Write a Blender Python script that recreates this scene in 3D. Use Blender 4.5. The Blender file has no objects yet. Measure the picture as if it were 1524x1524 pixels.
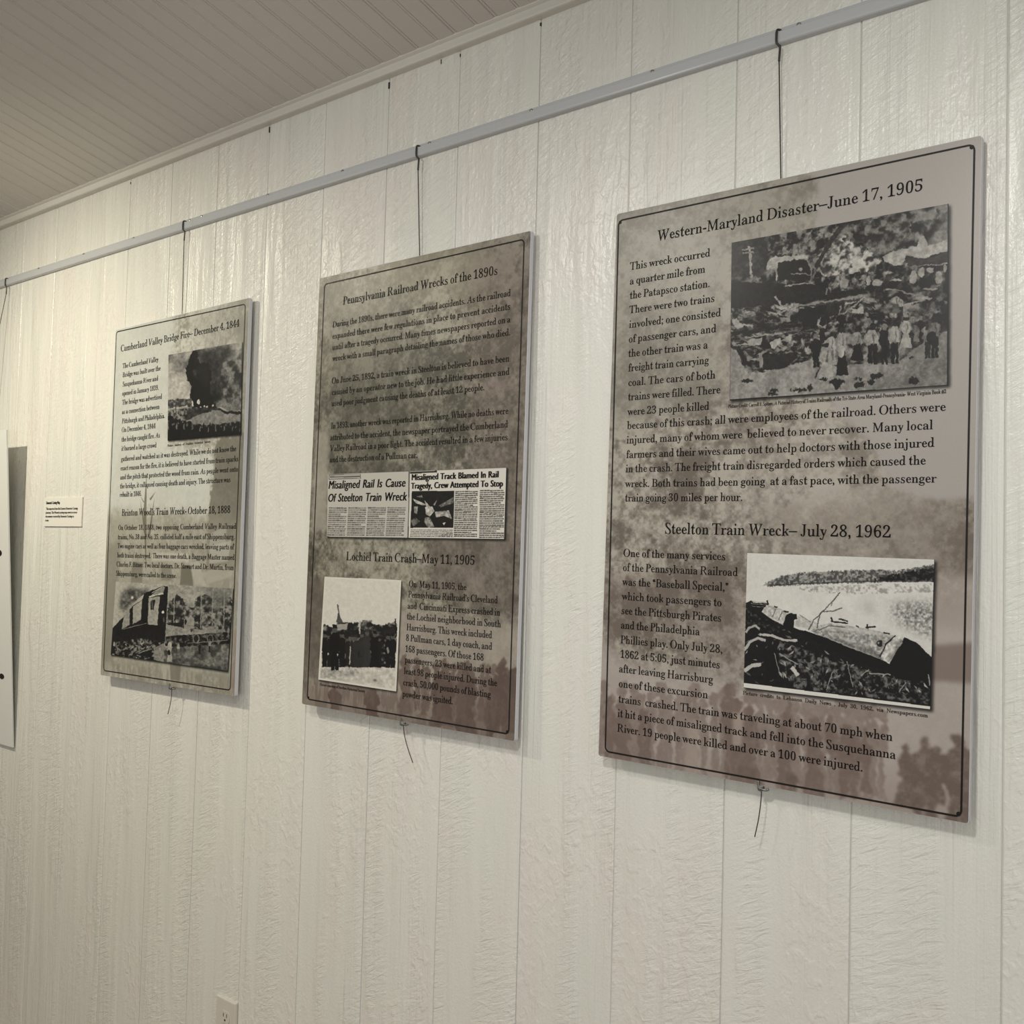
import bpy, bmesh, math, random
import numpy as np
from mathutils import Vector, Matrix
from mathutils.geometry import tessellate_polygon

random.seed(7)
SC = bpy.context.scene
COL = SC.collection
Z0 = 1.65                      # camera height above the floor; wall plane is y = 0, the room lies on the -y side

# ------------------------------------------------------------------ camera, world, lights, exposure
cam_data = bpy.data.cameras.new('camera')
cam_data.sensor_width = 36.0
cam_data.lens = 36.0 * 1555.96 / 1524.0
cam = bpy.data.objects.new('camera', cam_data); COL.objects.link(cam)
RX, UX, FX = Vector((.7694, .6382, .0263)), Vector((.0057, -.0480, .9988)), Vector((-.6387, .7683, .0406))
m = Matrix((RX, UX, -FX)).transposed().to_4x4(); m.translation = Vector((0, -1.5276, Z0))
cam.matrix_world = m
SC.camera = cam

world = bpy.data.worlds.new('world'); SC.world = world; world.use_nodes = True
bgn = world.node_tree.nodes['Background']
bgn.inputs[0].default_value = (1.0, .985, .93, 1); bgn.inputs[1].default_value = 0.45

def add_light(name, kind, loc, target, power, color, size=.1, spot=None, blend=.6, size_y=None):
    ld = bpy.data.lights.new(name, kind); ld.energy = power; ld.color = color
    if kind == 'AREA':
        ld.size = size
        if size_y: ld.shape = 'RECTANGLE'; ld.size_y = size_y
    else:
        ld.shadow_soft_size = size
    if kind == 'SPOT': ld.spot_size = math.radians(spot); ld.spot_blend = blend
    o = bpy.data.objects.new(name, ld); COL.objects.link(o); o.location = loc
    o.rotation_euler = (Vector(target) - Vector(loc)).to_track_quat('-Z', 'Y').to_euler()
    return o
add_light('track_spotlight', 'SPOT', (-3.02, -1.22, Z0 + 1.06), (-2.95, 0, Z0 - .48), 86, (1.0, .92, .72), .026, 124, 1.0)
add_light('track_spotlight', 'SPOT', (-1.62, -1.22, Z0 + .98), (-1.75, 0, Z0 - .30), 19, (1.0, .965, .87), .05, 128, 1.0)
add_light('track_spotlight', 'SPOT', (-.55, -1.55, Z0 + .98), (-.55, 0, Z0 - .62), 50, (1.0, .985, .93), .08, 102, 1.0)
add_light('window_daylight', 'AREA', (1.2, -3.4, Z0 - .25), (-.9, 0, Z0 - .5), 21, (.97, 1.0, .99), 1.5, size_y=1.2)

vs = SC.view_settings
vs.view_transform = 'Standard'; vs.look = 'None'; vs.gamma = 1.0; vs.exposure = 0.09; vs.use_curve_mapping = False

# ------------------------------------------------------------------ object helpers
def link(name, me, parent=None, mat=None, mw=None):
    o = bpy.data.objects.new(name, me); COL.objects.link(o)
    if mat is not None and me is not None and not me.materials: me.materials.append(mat)
    if parent is not None: o.parent = parent
    if mw is not None: o.matrix_world = mw
    return o
def empty(name, mw):
    o = bpy.data.objects.new(name, None); COL.objects.link(o); o.empty_display_size = .05; o.matrix_world = mw; return o
def tag(o, label=None, cat=None, group=None, kind=None):
    if label: o['label'] = label
    if cat: o['category'] = cat
    if group: o['group'] = group
    if kind: o['kind'] = kind
    return o
def mesh(name, V, F, smooth=False):
    me = bpy.data.meshes.new(name); me.from_pydata([tuple(v) for v in V], [], F); me.update()
    if smooth:
        for p in me.polygons: p.use_smooth = True
    return me
def bevel_box(name, x0, x1, y0, y1, z0, z1, b=.001, seg=1):
    bm = bmesh.new(); bmesh.ops.create_cube(bm, size=1)
    for v in bm.verts: v.co = Vector(((x0 + x1) / 2 + v.co.x * (x1 - x0), (y0 + y1) / 2 + v.co.y * (y1 - y0), (z0 + z1) / 2 + v.co.z * (z1 - z0)))
    if b: bmesh.ops.bevel(bm, geom=bm.edges[:], offset=b, segments=seg, affect='EDGES', profile=.5)
    me = bpy.data.meshes.new(name); bm.to_mesh(me); bm.free(); return me
def extrude(name, prof, axis0, axis1, cap=True):
    """prof: closed list of Vectors in the section plane; swept from axis0 to axis1 (offset vectors)."""
    n = len(prof); V = [Vector(p) + Vector(axis0) for p in prof] + [Vector(p) + Vector(axis1) for p in prof]
    F = [(i, (i + 1) % n, n + (i + 1) % n, n + i) for i in range(n)]
    if cap: F += [tuple(range(n))[::-1], tuple(range(n, 2 * n))]
    bm = bmesh.new(); vs_ = [bm.verts.new(v) for v in V]
    for f in F: bm.faces.new([vs_[i] for i in f])
    bmesh.ops.recalc_face_normals(bm, faces=bm.faces[:])
    me = bpy.data.meshes.new(name); bm.to_mesh(me); bm.free(); return me
def tube(pts, rad, n=8):
    pts = [Vector(p) for p in pts]; rs = rad if isinstance(rad, (list, tuple)) else [rad] * len(pts)
    V, F = [], []; up = None
    for i, p in enumerate(pts):
        d = (pts[min(i + 1, len(pts) - 1)] - pts[max(i - 1, 0)]).normalized()
        if up is None: up = d.orthogonal().normalized()
        up = (up - d * up.dot(d)).normalized(); s = d.cross(up)
        for k in range(n):
            a = 2 * math.pi * k / n; V.append(p + (up * math.cos(a) + s * math.sin(a)) * rs[i])
    for i in range(len(pts) - 1):
        for k in range(n): F.append((i * n + k, i * n + (k + 1) % n, (i + 1) * n + (k + 1) % n, (i + 1) * n + k))
    F.append(tuple(range(n))[::-1]); F.append(tuple(range((len(pts) - 1) * n, len(pts) * n)))
    return V, F
def smooth_path(P, k=6):
    P = [Vector(p) for p in P]; Q = [P[0]] + P + [P[-1]]; out = []
    for i in range(1, len(Q) - 2):
        a, b, c, d = Q[i - 1:i + 3]
        for j in range(k):
            t = j / k
            out.append(.5 * ((2 * b) + (c - a) * t + (2 * a - 5 * b + 4 * c - d) * t * t + (3 * b - a - 3 * c + d) * t ** 3))
    out.append(P[-1]); return out

# ------------------------------------------------------------------ materials
def mat_new(name, color=(.8, .8, .8), rough=.5, metal=0., spec=.5):
    mt = bpy.data.materials.new(name); mt.use_nodes = True
    b = mt.node_tree.nodes['Principled BSDF']
    b.inputs['Base Color'].default_value = (*color, 1); b.inputs['Roughness'].default_value = rough
    b.inputs['Metallic'].default_value = metal; b.inputs['Specular IOR Level'].default_value = spec
    return mt
class NT:
    def __init__(s, mt): s.t = mt.node_tree; s.b = s.t.nodes['Principled BSDF']
    def n(s, typ, **kw):
        x = s.t.nodes.new(typ)
        for k, v in kw.items():
            if k.startswith('i_'): x.inputs[k[2:].replace('_', ' ')].default_value = v
            else: setattr(x, k, v)
        return x
    def l(s, a, b): s.t.links.new(a, b)
    def math(s, op, a, b=None, c=None, clamp=False):
        x = s.t.nodes.new('ShaderNodeMath'); x.operation = op; x.use_clamp = clamp
        for i, v in enumerate((a, b, c)):
            if v is None: continue
            if isinstance(v, (int, float)): x.inputs[i].default_value = v
            else: s.l(v, x.inputs[i])
        return x.outputs[0]
    def ramp(s, f, lo, hi):
        x = s.t.nodes.new('ShaderNodeMapRange'); x.interpolation_type = 'SMOOTHSTEP'
        s.l(f, x.inputs[0]); x.inputs[1].default_value = lo; x.inputs[2].default_value = hi; return x.outputs[0]
    def noise(s, vec, scale, detail=3, rough=.55, dist=0):
        x = s.t.nodes.new('ShaderNodeTexNoise'); x.inputs['Scale'].default_value = scale
        x.inputs['Detail'].default_value = detail; x.inputs['Roughness'].default_value = rough; x.inputs['Distortion'].default_value = dist
        s.l(vec, x.inputs['Vector']); return x.outputs['Fac']
    def scaled(s, vec, sc):
        x = s.t.nodes.new('ShaderNodeMapping'); x.inputs['Scale'].default_value = sc; s.l(vec, x.inputs['Vector']); return x.outputs[0]
    def mix(s, f, a, b):
        x = s.t.nodes.new('ShaderNodeMix'); x.data_type = 'RGBA'
        if isinstance(f, float): x.inputs[0].default_value = f
        else: s.l(f, x.inputs[0])
        for i, v in ((6, a), (7, b)):
            if isinstance(v, tuple): x.inputs[i].default_value = (*v, 1)
            else: s.l(v, x.inputs[i])
        return x.outputs[2]

def wall_paint():
    mt = mat_new('white_painted_rough_sawn_wood', rough=.3, spec=.6); T = NT(mt)
    co = T.n('ShaderNodeTexCoord').outputs['Object']
    oi = T.n('ShaderNodeObjectInfo').outputs['Random']
    cb = T.n('ShaderNodeCombineXYZ'); T.l(T.math('MULTIPLY', oi, 37.), cb.inputs[0]); T.l(T.math('MULTIPLY', oi, 91.), cb.inputs[2]); T.l(T.math('MULTIPLY', oi, 53.), cb.inputs[1])
    va = T.n('ShaderNodeVectorMath', operation='ADD'); T.l(co, va.inputs[0]); T.l(cb.outputs[0], va.inputs[1]); v = va.outputs[0]
    # long raised grain
    grain = T.noise(T.scaled(v, (150, 10, 2.6)), 1.0, 4, .6, .25)
    gm = T.ramp(T.noise(T.scaled(v, (9, 1, 1.1)), 1.0, 2), .46, .60)
    swell = T.noise(T.scaled(v, (30, 6, 3.0)), 1.0, 3, .5, .6)
    # cross-ways saw chatter, slanted a little
    mp = T.n('ShaderNodeMapping'); mp.inputs['Rotation'].default_value = (0, .45, 0); T.l(v, mp.inputs['Vector'])
    chat = T.noise(T.scaled(mp.outputs[0], (26, 8, 105)), 1.0, 3, .6, .9)
    cm = T.ramp(T.noise(T.scaled(v, (11, 1, 1.6)), 1.0, 2, .5, .3), .44, .58)
    # lumps, runs and roller stipple of the thick paint
    lump = T.ramp(T.noise(T.scaled(v, (60, 20, 40)), 1.0, 2, .5, .6), .42, .70)
    lm = T.ramp(T.noise(T.scaled(v, (6, 1, 3)), 1.0, 2, .5), .46, .60)
    stip = T.noise(T.scaled(v, (230, 60, 190)), 1.0, 3, .6)
    h = T.math('MULTIPLY', T.math('MULTIPLY', grain, gm), .55)
    h = T.math('ADD', h, T.math('MULTIPLY', swell, .9))
    h = T.math('ADD', h, T.math('MULTIPLY', T.math('MULTIPLY', chat, cm), .70))
    h = T.math('ADD', h, T.math('MULTIPLY', T.math('MULTIPLY', lump, lm), .20))
    h = T.math('ADD', h, T.math('MULTIPLY', stip, .17))
    bp = T.n('ShaderNodeBump', i_Strength=1.0, i_Distance=.0036); T.l(h, bp.inputs['Height']); T.l(bp.outputs[0], T.b.inputs['Normal'])
    blot = T.noise(T.scaled(v, (6, 1, 3.0)), 1.0, 3)
    c1 = T.mix(T.ramp(blot, .38, .66), (.715, .715, .66), (.735, .705, .66))
    c2 = T.mix(T.ramp(T.noise(T.scaled(v, (14, 1, .8)), 1.0, 2), .35, .75), c1, (.75, .745, .69))
    T.l(c2, T.b.inputs['Base Color'])
    T.l(T.math('MULTIPLY_ADD', T.noise(T.scaled(v, (20, 2, 5)), 1.0, 3), .20, .19), T.b.inputs['Roughness'])
    return mt
M_WALL = wall_paint()
M_GROOVE = mat_new('grey_groove_paint', (.68, .67, .63), .6)
M_GAP = mat_new('open_dark_gap', (.035, .03, .028), .9)
def ceil_paint():
    mt = mat_new('grey_white_beadboard_paint', rough=.5, spec=.35); T = NT(mt)
    co = T.n('ShaderNodeTexCoord').outputs['Object']
    f = T.noise(T.scaled(co, (8, 3, 3)), 1.0, 3); T.l(T.mix(f, (.60, .57, .54), (.64, .61, .57)), T.b.inputs['Base Color']); return mt
M_CEIL = ceil_paint()
M_TRIM = mat_new('trim_paint', (.68, .66, .61), .32)
M_RAIL = mat_new('white_enamel_rail', (.50, .515, .53), .22, .0, .6)
M_SCREW = mat_new('zinc_screw', (.35, .35, .34), .35, .9)
M_STEEL = mat_new('dark_steel', (.06, .058, .052), .4, .6)
M_CLIP = mat_new('grey_steel_clip', (.22, .22, .21), .35, .8)
M_INK = mat_new('black_print_ink', (.011, .009, .0085), .45, 0, .22)
M_EDGE = mat_new('white_board_edge', (.62, .62, .66), .45)
M_CARD = mat_new('cream_card', (.74, .72, .66), .55)
M_PLATE = mat_new('cream_outlet_plastic', (.62, .59, .52), .35)
M_SLOT = mat_new('outlet_slot_dark', (.05, .045, .04), .6)
def floor_mat():
    mt = mat_new('brown_wood_floor', rough=.35); T = NT(mt); co = T.n('ShaderNodeTexCoord').outputs['Object']
    f = T.noise(T.scaled(co, (2, 40, 2)), 1.0, 4); T.l(T.mix(f, (.20, .13, .08), (.33, .22, .14)), T.b.inputs['Base Color']); return mt
M_FLOOR = floor_mat()
M_PLAIN = mat_new('plain_white_paint', (.62, .61, .57), .6)

# ------------------------------------------------------------------ the setting
XL, XR = -5.62, 1.91           # wall ends
S0, SP = -.39475, .20886       # plank seams
def build_wall():
    root = empty('wall_back', Matrix.Translation((0, 0, 0))); tag(root, kind='structure')
    back = link('backing', bevel_box('backing', XL, XR, .0022, .06, 0, Z0 + 1.12, 0), root, M_GROOVE)
    w = SP - .0018; zt = Z0 + 1.06
    prof = [(0, .0020), (0, .0012), (.0012, .0002), (.0024, 0), (w - .0024, 0), (w - .0012, .0002), (w, .0012), (w, .0020)]
    pm = extrude('plank', [(x, y, 0) for x, y in prof], (0, 0, 0), (0, 0, zt)); pm.materials.append(M_WALL)
    i = 0
    k0 = math.floor((XL - S0) / SP)
    while True:
        x = S0 + (k0 + i) * SP + .0009
        if x + w > XR: break
        p = link('plank', pm, root); p.location = (x, random.uniform(-.0004, .0001), 0); i += 1
    # a thin dark split stays open at the top of some seams
    for x, z0, z1, g in ((-2.0653, 1.006, 1.020, .0024), (-1.6476, 1.002, 1.016, .0026), (-1.4926, 1.012, 1.022, .0012), (-1.4388, 1.012, 1.018, .0014), (-1.2300, 1.012, 1.018, .0020), (-2.6920, 1.010, 1.016, .0018)):
        o = link('open_crack', bevel_box('open_crack', x - g, x + g, -.0012, .005, Z0 + z0, Z0 + z1, .0006), root, M_GAP)
build_wall()

def build_ceiling():
    root = empty('ceiling', Matrix.Translation((0, 0, Z0))); tag(root, kind='structure')
    W = .1073; g = .0045; c = W / 2
    pr = [(0, .010), (0, .004), (.0012, .001), (.0045, .0006), (.0062, .001), (.0072, g), (.0082, g), (.0092, 0),
          (c - .0040, 0), (c - .003, g), (c - .002, g), (c - .001, .0008), (c + .0042, .0008), (c + .0052, g), (c + .0062, g), (c + .0072, 0),
          (W - .0018, 0), (W - .0006, .002), (W - .0006, .010)]
    d = Vector((0, -.9690, .2470)); nrm = Vector((0, .2470, .9690))      # up the slope, out of the room
    base = Vector((0, -.004, 1.0433))
    L = 4.1
    bmesh_ = extrude('ceiling_board', [Vector((x, 0, 0)) + nrm * y for x, y in pr], (0, 0, 0), d * L); bmesh_.materials.append(M_CEIL)
    x = -1.6966 - .0045 - 36 * W
    while x < XR:
        o = link('ceiling_board', bmesh_, root); o.location = base + Vector((x, 0, 0)); x += W
    deck = extrude('roof_deck', [Vector((0, 0, 0)) + nrm * .0085, d * L + nrm * .0085, d * L + nrm * .06, nrm * .06], (XL, 0, 0), (XR, 0, 0))
    o = link('roof_deck', deck, root, M_CEIL); o.location = base
build_ceiling()

tr = [(0, 1.0279), (-.0155, 1.0279), (-.0185, 1.0290), (-.0200, 1.0320), (-.0165, 1.0475), (-.0200, 1.0490), (-.0232, 1.0512), (-.0240, 1.0535), (-.0235, 1.0560), (-.012, 1.058), (0, 1.058)]
o = link('trim_1', extrude('trim_1', [(0, y, Z0 - .0042 + z) for y, z in tr], (XL, 0, 0), (XR, 0, 0)), None, M_TRIM); tag(o, kind='structure')
o = link('floor', bevel_box('floor', XL, XR, -4.1, .05, -.05, 0, 0), None, M_FLOOR); tag(o, kind='structure')
bb = [(0, 0), (-.016, 0), (-.016, .11), (-.010, .128), (0, .13)]
o = link('baseboard_back', extrude('baseboard_back', [(0, y, z) for y, z in bb], (XL, 0, 0), (XR, 0, 0)), None, M_TRIM); tag(o, kind='structure')
o = link('wall_left', bevel_box('wall_left', XL - .1, XL, -4.1, .05, 0, Z0 + 2.1, 0), None, M_PLAIN); tag(o, kind='structure')

# ------------------------------------------------------------------ picture rail
def build_rail():
    root = empty('picture_rail', Matrix.Translation((-2.0, 0, Z0 + .8252)))
    tag(root, 'long white enamelled hanging rail screwed across the planks below the ceiling', 'rail')
    sec = [(0, .857), (-.0030, .857), (-.0034, .8560), (-.0034, .8345), (-.0098, .8345), (-.0098, .8472), (-.0108, .8480), (-.0120, .8478), (-.0126, .8468), (-.0126, .8330), (-.0120, .8305), (-.0106, .8290), (-.0085, .8285), (0, .8285)]
    for a, b in ((-5.6, -2.3605), (-2.3600, 1.9)):
        me = extrude('rail_length', [(0, y, z - .8285) for y, z in sec], (a + 2, 0, 0), (b + 2, 0, 0))
        link('rail_length', me, root, M_RAIL)
    sV, sF = [], []
    for r, y in ((.0040, -.0034), (.0040, -.0044), (.0030, -.0058), (.0012, -.0062)):
        for k in range(12): a = k * math.pi / 6; sV.append((r * math.cos(a), y, r * math.sin(a)))
    for j in range(3):
        for k in range(12): sF.append((j * 12 + k, j * 12 + (k + 1) % 12, j * 12 + 12 + (k + 1) % 12, j * 12 + 12 + k))
    sF.append(tuple(range(36, 48)))
    sm = mesh('screw', sV, sF); sm.materials.append(M_SCREW)
    xs = [-2.3877, -2.3332] + [-.7030 - .2710 * k for k in range(6)] + [-2.6586, -2.9306, -3.2068] + [-.7030 + .2710 * k for k in range(1, 9)] + [-3.476 - .2716 * k for k in range(7)]
    for x in xs:
        o = link('screw', sm, root); o.location = (x + 2, 0, .8525 - .8285)
build_rail()
LINES = {
0: [
('t', 'Cumberland Valley Bridge Fire– December 4, 1844', 0.0319, 0.5756, 0.0650),
('b', 'The Cumberland Valley', 0.0458, 0.2235, 0.1126),
('b', 'Bridge was built over the', 0.0479, 0.2359, 0.1377),
('b', 'Susquehanna River and', 0.0501, 0.2262, 0.1638),
('b', 'opened in January 1839.', 0.0499, 0.2306, 0.1887),
('b', 'The bridge was advertised', 0.0515, 0.2481, 0.2141),
('b', 'as a connection between', 0.0525, 0.2380, 0.2399),
('b', 'Pittsburgh and Philadelphia.', 0.0546, 0.2659, 0.2659),
('b', 'On December 4, 1844', 0.0556, 0.2233, 0.2900),
('b', 'the bridge caught fire. As', 0.0571, 0.2461, 0.3160),
('b', 'it burned a large crowd', 0.0581, 0.2313, 0.3413),
('b', 'gathered and watched as it was destroyed. While we do not know the', 0.0588, 0.5813, 0.3697),
('b', 'exact reason for the fire, it is believed to have started from train sparks', 0.0580, 0.5915, 0.3948),
('b', 'and the pitch that protected the wood from rain. As people went onto', 0.0583, 0.5919, 0.4197),
('b', 'the bridge, it collapsed causing death and injury. The structure was', 0.0593, 0.5632, 0.4440),
('b', 'rebuilt in 1846.', 0.0598, 0.1698, 0.4671),
('t', 'Brinton Wood’s Train Wreck- October 18, 1888', 0.0740, 0.5673, 0.5190),
('b', 'On October 18, 1888, two opposing Cumberland Valley Railroad', 0.0599, 0.5925, 0.5572),
('b', 'trains, No. 38 and No. 35, collided half a mile east of Shippensburg.', 0.0598, 0.5882, 0.5823),
('b', 'Two engine cars as well as four baggage cars wrecked, leaving parts of', 0.0602, 0.5864, 0.6067),
('b', 'both trains destroyed.  There was one death, a Baggage Master named', 0.0607, 0.5907, 0.6317),
('b', 'Charles F. Bitner. Two local doctors, Dr. Stewart and Dr. Martin, from', 0.0588, 0.5898, 0.6562),
('b', 'Shippensburg, were called to the scene.', 0.0593, 0.3494, 0.6811),
('c', 'Picture courtesy of Franklin Historical Society', 0.2834, 0.4735, 0.3427),
],
1: [
('t', 'Pennsylvania Railroad Wrecks of the 1890s', 0.0830, 0.5311, 0.0715),
('b', 'During the 1890s, there were many railroad accidents. As the railroad', 0.0516, 0.5656, 0.1181),
('b', 'expanded there were few regulations in place to prevent accidents', 0.0527, 0.5660, 0.1440),
('b', 'until after a tragedy occurred. Many times newspapers reported on a', 0.0543, 0.5671, 0.1689),
('b', 'wreck with a small paragraph detailing the names of those who died.', 0.0559, 0.5682, 0.1939),
('b', 'On June 25, 1892, a train wreck in Steelton is believed to have been', 0.0566, 0.5677, 0.2440),
('b', 'caused by an operator new to the job. He had little experience and', 0.0582, 0.5689, 0.2693),
('b', 'used poor judgment causing the deaths of at least 12 people.', 0.0588, 0.5074, 0.2941),
('b', 'In 1893, another wreck was reported in Harrisburg. While no deaths were', 0.0606, 0.5690, 0.3440),
('b', 'attributed to the accident, the newspaper portrayed the Cumberland', 0.0596, 0.5694, 0.3697),
('b', 'Valley Railroad in a poor light. The accident resulted in a few injuries', 0.0602, 0.5701, 0.3940),
('b', 'and the destruction of a Pullman car.', 0.0602, 0.3324, 0.4185),
('t', 'Lochiel Train Crash–May 11, 1905', 0.1274, 0.4981, 0.6312),
('b', 'On  May 11, 1905, the', 0.3206, 0.4779, 0.6807),
('b', 'Pennsylvania Railroad’s Cleveland', 0.3199, 0.5585, 0.7020),
('b', 'and  Cincinnati Express crashed in', 0.3189, 0.5654, 0.7246),
('b', 'the Lochiel neighborhood in South', 0.3187, 0.5683, 0.7462),
('b', 'Harrisburg. This wreck included', 0.3186, 0.5473, 0.7681),
('b', '8 Pullman cars, 1 day coach, and', 0.3179, 0.5484, 0.7896),
('b', '168 passengers. Of those 168', 0.3169, 0.5287, 0.8118),
('b', 'passengers, 23 were killed and at', 0.3168, 0.5476, 0.8335),
('b', 'least 98 people injured. During the', 0.3158, 0.5635, 0.8562),
('b', 'crash, 50,000 pounds of blasting', 0.3147, 0.5489, 0.8791),
('b', 'powder was ignited.', 0.3138, 0.4534, 0.9022),
('c', 'Picture courtesy of Steelton Historical Society', 0.0586, 0.2032, 0.9057),
],
2: [
('t', 'Western-Maryland Disaster–June 17, 1905', 0.0852, 0.5310, 0.0626),
('b', 'This wreck occurred', 0.0319, 0.1886, 0.1049),
('b', 'a quarter mile from', 0.0322, 0.1802, 0.1305),
('b', 'the Patapsco station.', 0.0334, 0.1899, 0.1558),
('b', 'There were two trains', 0.0334, 0.1995, 0.1813),
('b', 'involved; one consisted', 0.0339, 0.2116, 0.2068),
('b', 'of passenger cars, and', 0.0339, 0.2040, 0.2321),
('b', 'the other train was a', 0.0343, 0.1894, 0.2573),
('b', 'freight train carrying', 0.0355, 0.1920, 0.2826),
('b', 'coal. The cars of both', 0.0359, 0.2051, 0.3081),
('b', 'trains were filled. There', 0.0367, 0.2149, 0.3330),
('b', 'were 23 people killed', 0.0370, 0.1954, 0.3587),
('b', 'because of this crash; all were employees of the railroad. Others were', 0.0368, 0.5682, 0.3828),
('b', 'injured, many of whom were  believed to never recover. Many local', 0.0366, 0.5514, 0.4078),
('b', 'farmers and their wives came out to help doctors with those injured', 0.0371, 0.5537, 0.4329),
('b', 'in the crash. The freight train disregarded orders which caused the', 0.0369, 0.5423, 0.4575),
('b', 'wreck. Both trains had been going  at a fast pace, with the passenger', 0.0371, 0.5574, 0.4832),
('b', 'train going 30 miles per hour.', 0.0376, 0.2599, 0.5077),
('t', 'Steelton Train Wreck– July 28, 1962', 0.1188, 0.4961, 0.5618),
('b', 'One of the many services', 0.0378, 0.2331, 0.6023),
('b', 'of the Pennsylvania Railroad', 0.0377, 0.2553, 0.6268),
('b', 'was the “Baseball Special,”', 0.0380, 0.2391, 0.6513),
('b', 'which took passengers to', 0.0379, 0.2286, 0.6761),
('b', 'see the Pittsburgh Pirates', 0.0374, 0.2288, 0.7004),
('b', 'and the Philadelphia', 0.0373, 0.1905, 0.7250),
('b', 'Phillies play. Only July 28,', 0.0380, 0.2323, 0.7501),
('b', '1862 at 5:05, just minutes', 0.0383, 0.2286, 0.7746),
('b', 'after leaving Harrisburg', 0.0366, 0.2169, 0.7993),
('b', 'one of these excursion', 0.0370, 0.2088, 0.8245),
('b', 'trains  crashed. The train was traveling at about 70 mph when', 0.0377, 0.5045, 0.8504),
('b', 'it hit a piece of misaligned track and fell into the Susquehanna', 0.0368, 0.5095, 0.8750),
('b', 'River. 19 people were killed and over a 100 were injured.', 0.0371, 0.4629, 0.9000),
('c', 'Picture Credit: Carroll F. Spitzer, A Pictorial History of Trains Railroads of the Tri-State Area Maryland-Pennsylvania- West Virginia Book #2', 0.2297, 0.5683, 0.3581),
('c', 'Picture credits to Lebanon Daily News , July 30, 1962, via Newspapers.com', 0.2698, 0.5524, 0.8110),
],
}
QUADS = {
0: {'photoA': [(0.2706, 0.1007), (0.5891, 0.1052), (0.5980, 0.3308), (0.2829, 0.3269)], 'photoB': [(0.0597, 0.6975), (0.5912, 0.7005), (0.5807, 0.8974), (0.0495, 0.8956)], 'div': [(0.3143, 0.6982), (0.3078, 0.8949)], 'border': [(0.0038, 0.0047), (0.5976, 0.0122), (0.5948, 0.9420), (0.0145, 0.9415)], 'misc': [(0.3187, -0.2309), (0.3179, -0.0095), (0.3350, 0.9513)]},
1: {'clip': [(0.0570, 0.4441), (0.5706, 0.4457), (0.5708, 0.5815), (0.0619, 0.5825)], 'clipdiv': [(0.3122, 0.4454), (0.3160, 0.5821)], 'photo': [(0.0596, 0.6682), (0.2983, 0.6680), (0.2958, 0.8938), (0.0525, 0.8934)], 'border': [(0.0170, 0.0150), (0.5956, 0.0126), (0.5969, 0.9421), (0.0169, 0.9407)], 'misc': [(0.3100, -0.2215), (0.3081, -0.0020), (0.3141, 0.9534)]},
2: {'photoA': [(0.2272, 0.0886), (0.5663, 0.0887), (0.5704, 0.3469), (0.2319, 0.3463)], 'photoB': [(0.2705, 0.5899), (0.5573, 0.5913), (0.5558, 0.7999), (0.2708, 0.8006)], 'border': [(0.0034, 0.0117), (0.6009, 0.0094), (0.6006, 0.9405), (0.0131, 0.9381)], 'misc': [(0.2966, -0.2287), (0.3002, -0.0022), (0.3020, 0.9477)]},
}
# x and z of the top centre, tilt in the plane, distance of top and bottom from the wall, width, height
BOARDS = [(-2.3992, 0.5983, 0.0108, 0.0201, 0.0280, 0.6108, 0.9537), (-1.5300, 0.6096, -0.0010, 0.0199, 0.0281, 0.6100, 0.9522), (-0.7270, 0.6016, -0.0079, 0.0199, 0.0280, 0.6091, 0.9467)]
CORNERS = [[(172.0, 491.5), (369.7, 441.5), (351.2, 1036.6), (148.2, 1005.6)], [(476.4, 414.6), (790.6, 342.4), (765.6, 1103.0), (448.3, 1048.5)], [(920.0, 315.5), (1460.3, 204.4), (1443.5, 1224.4), (888.0, 1126.0)]]
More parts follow.
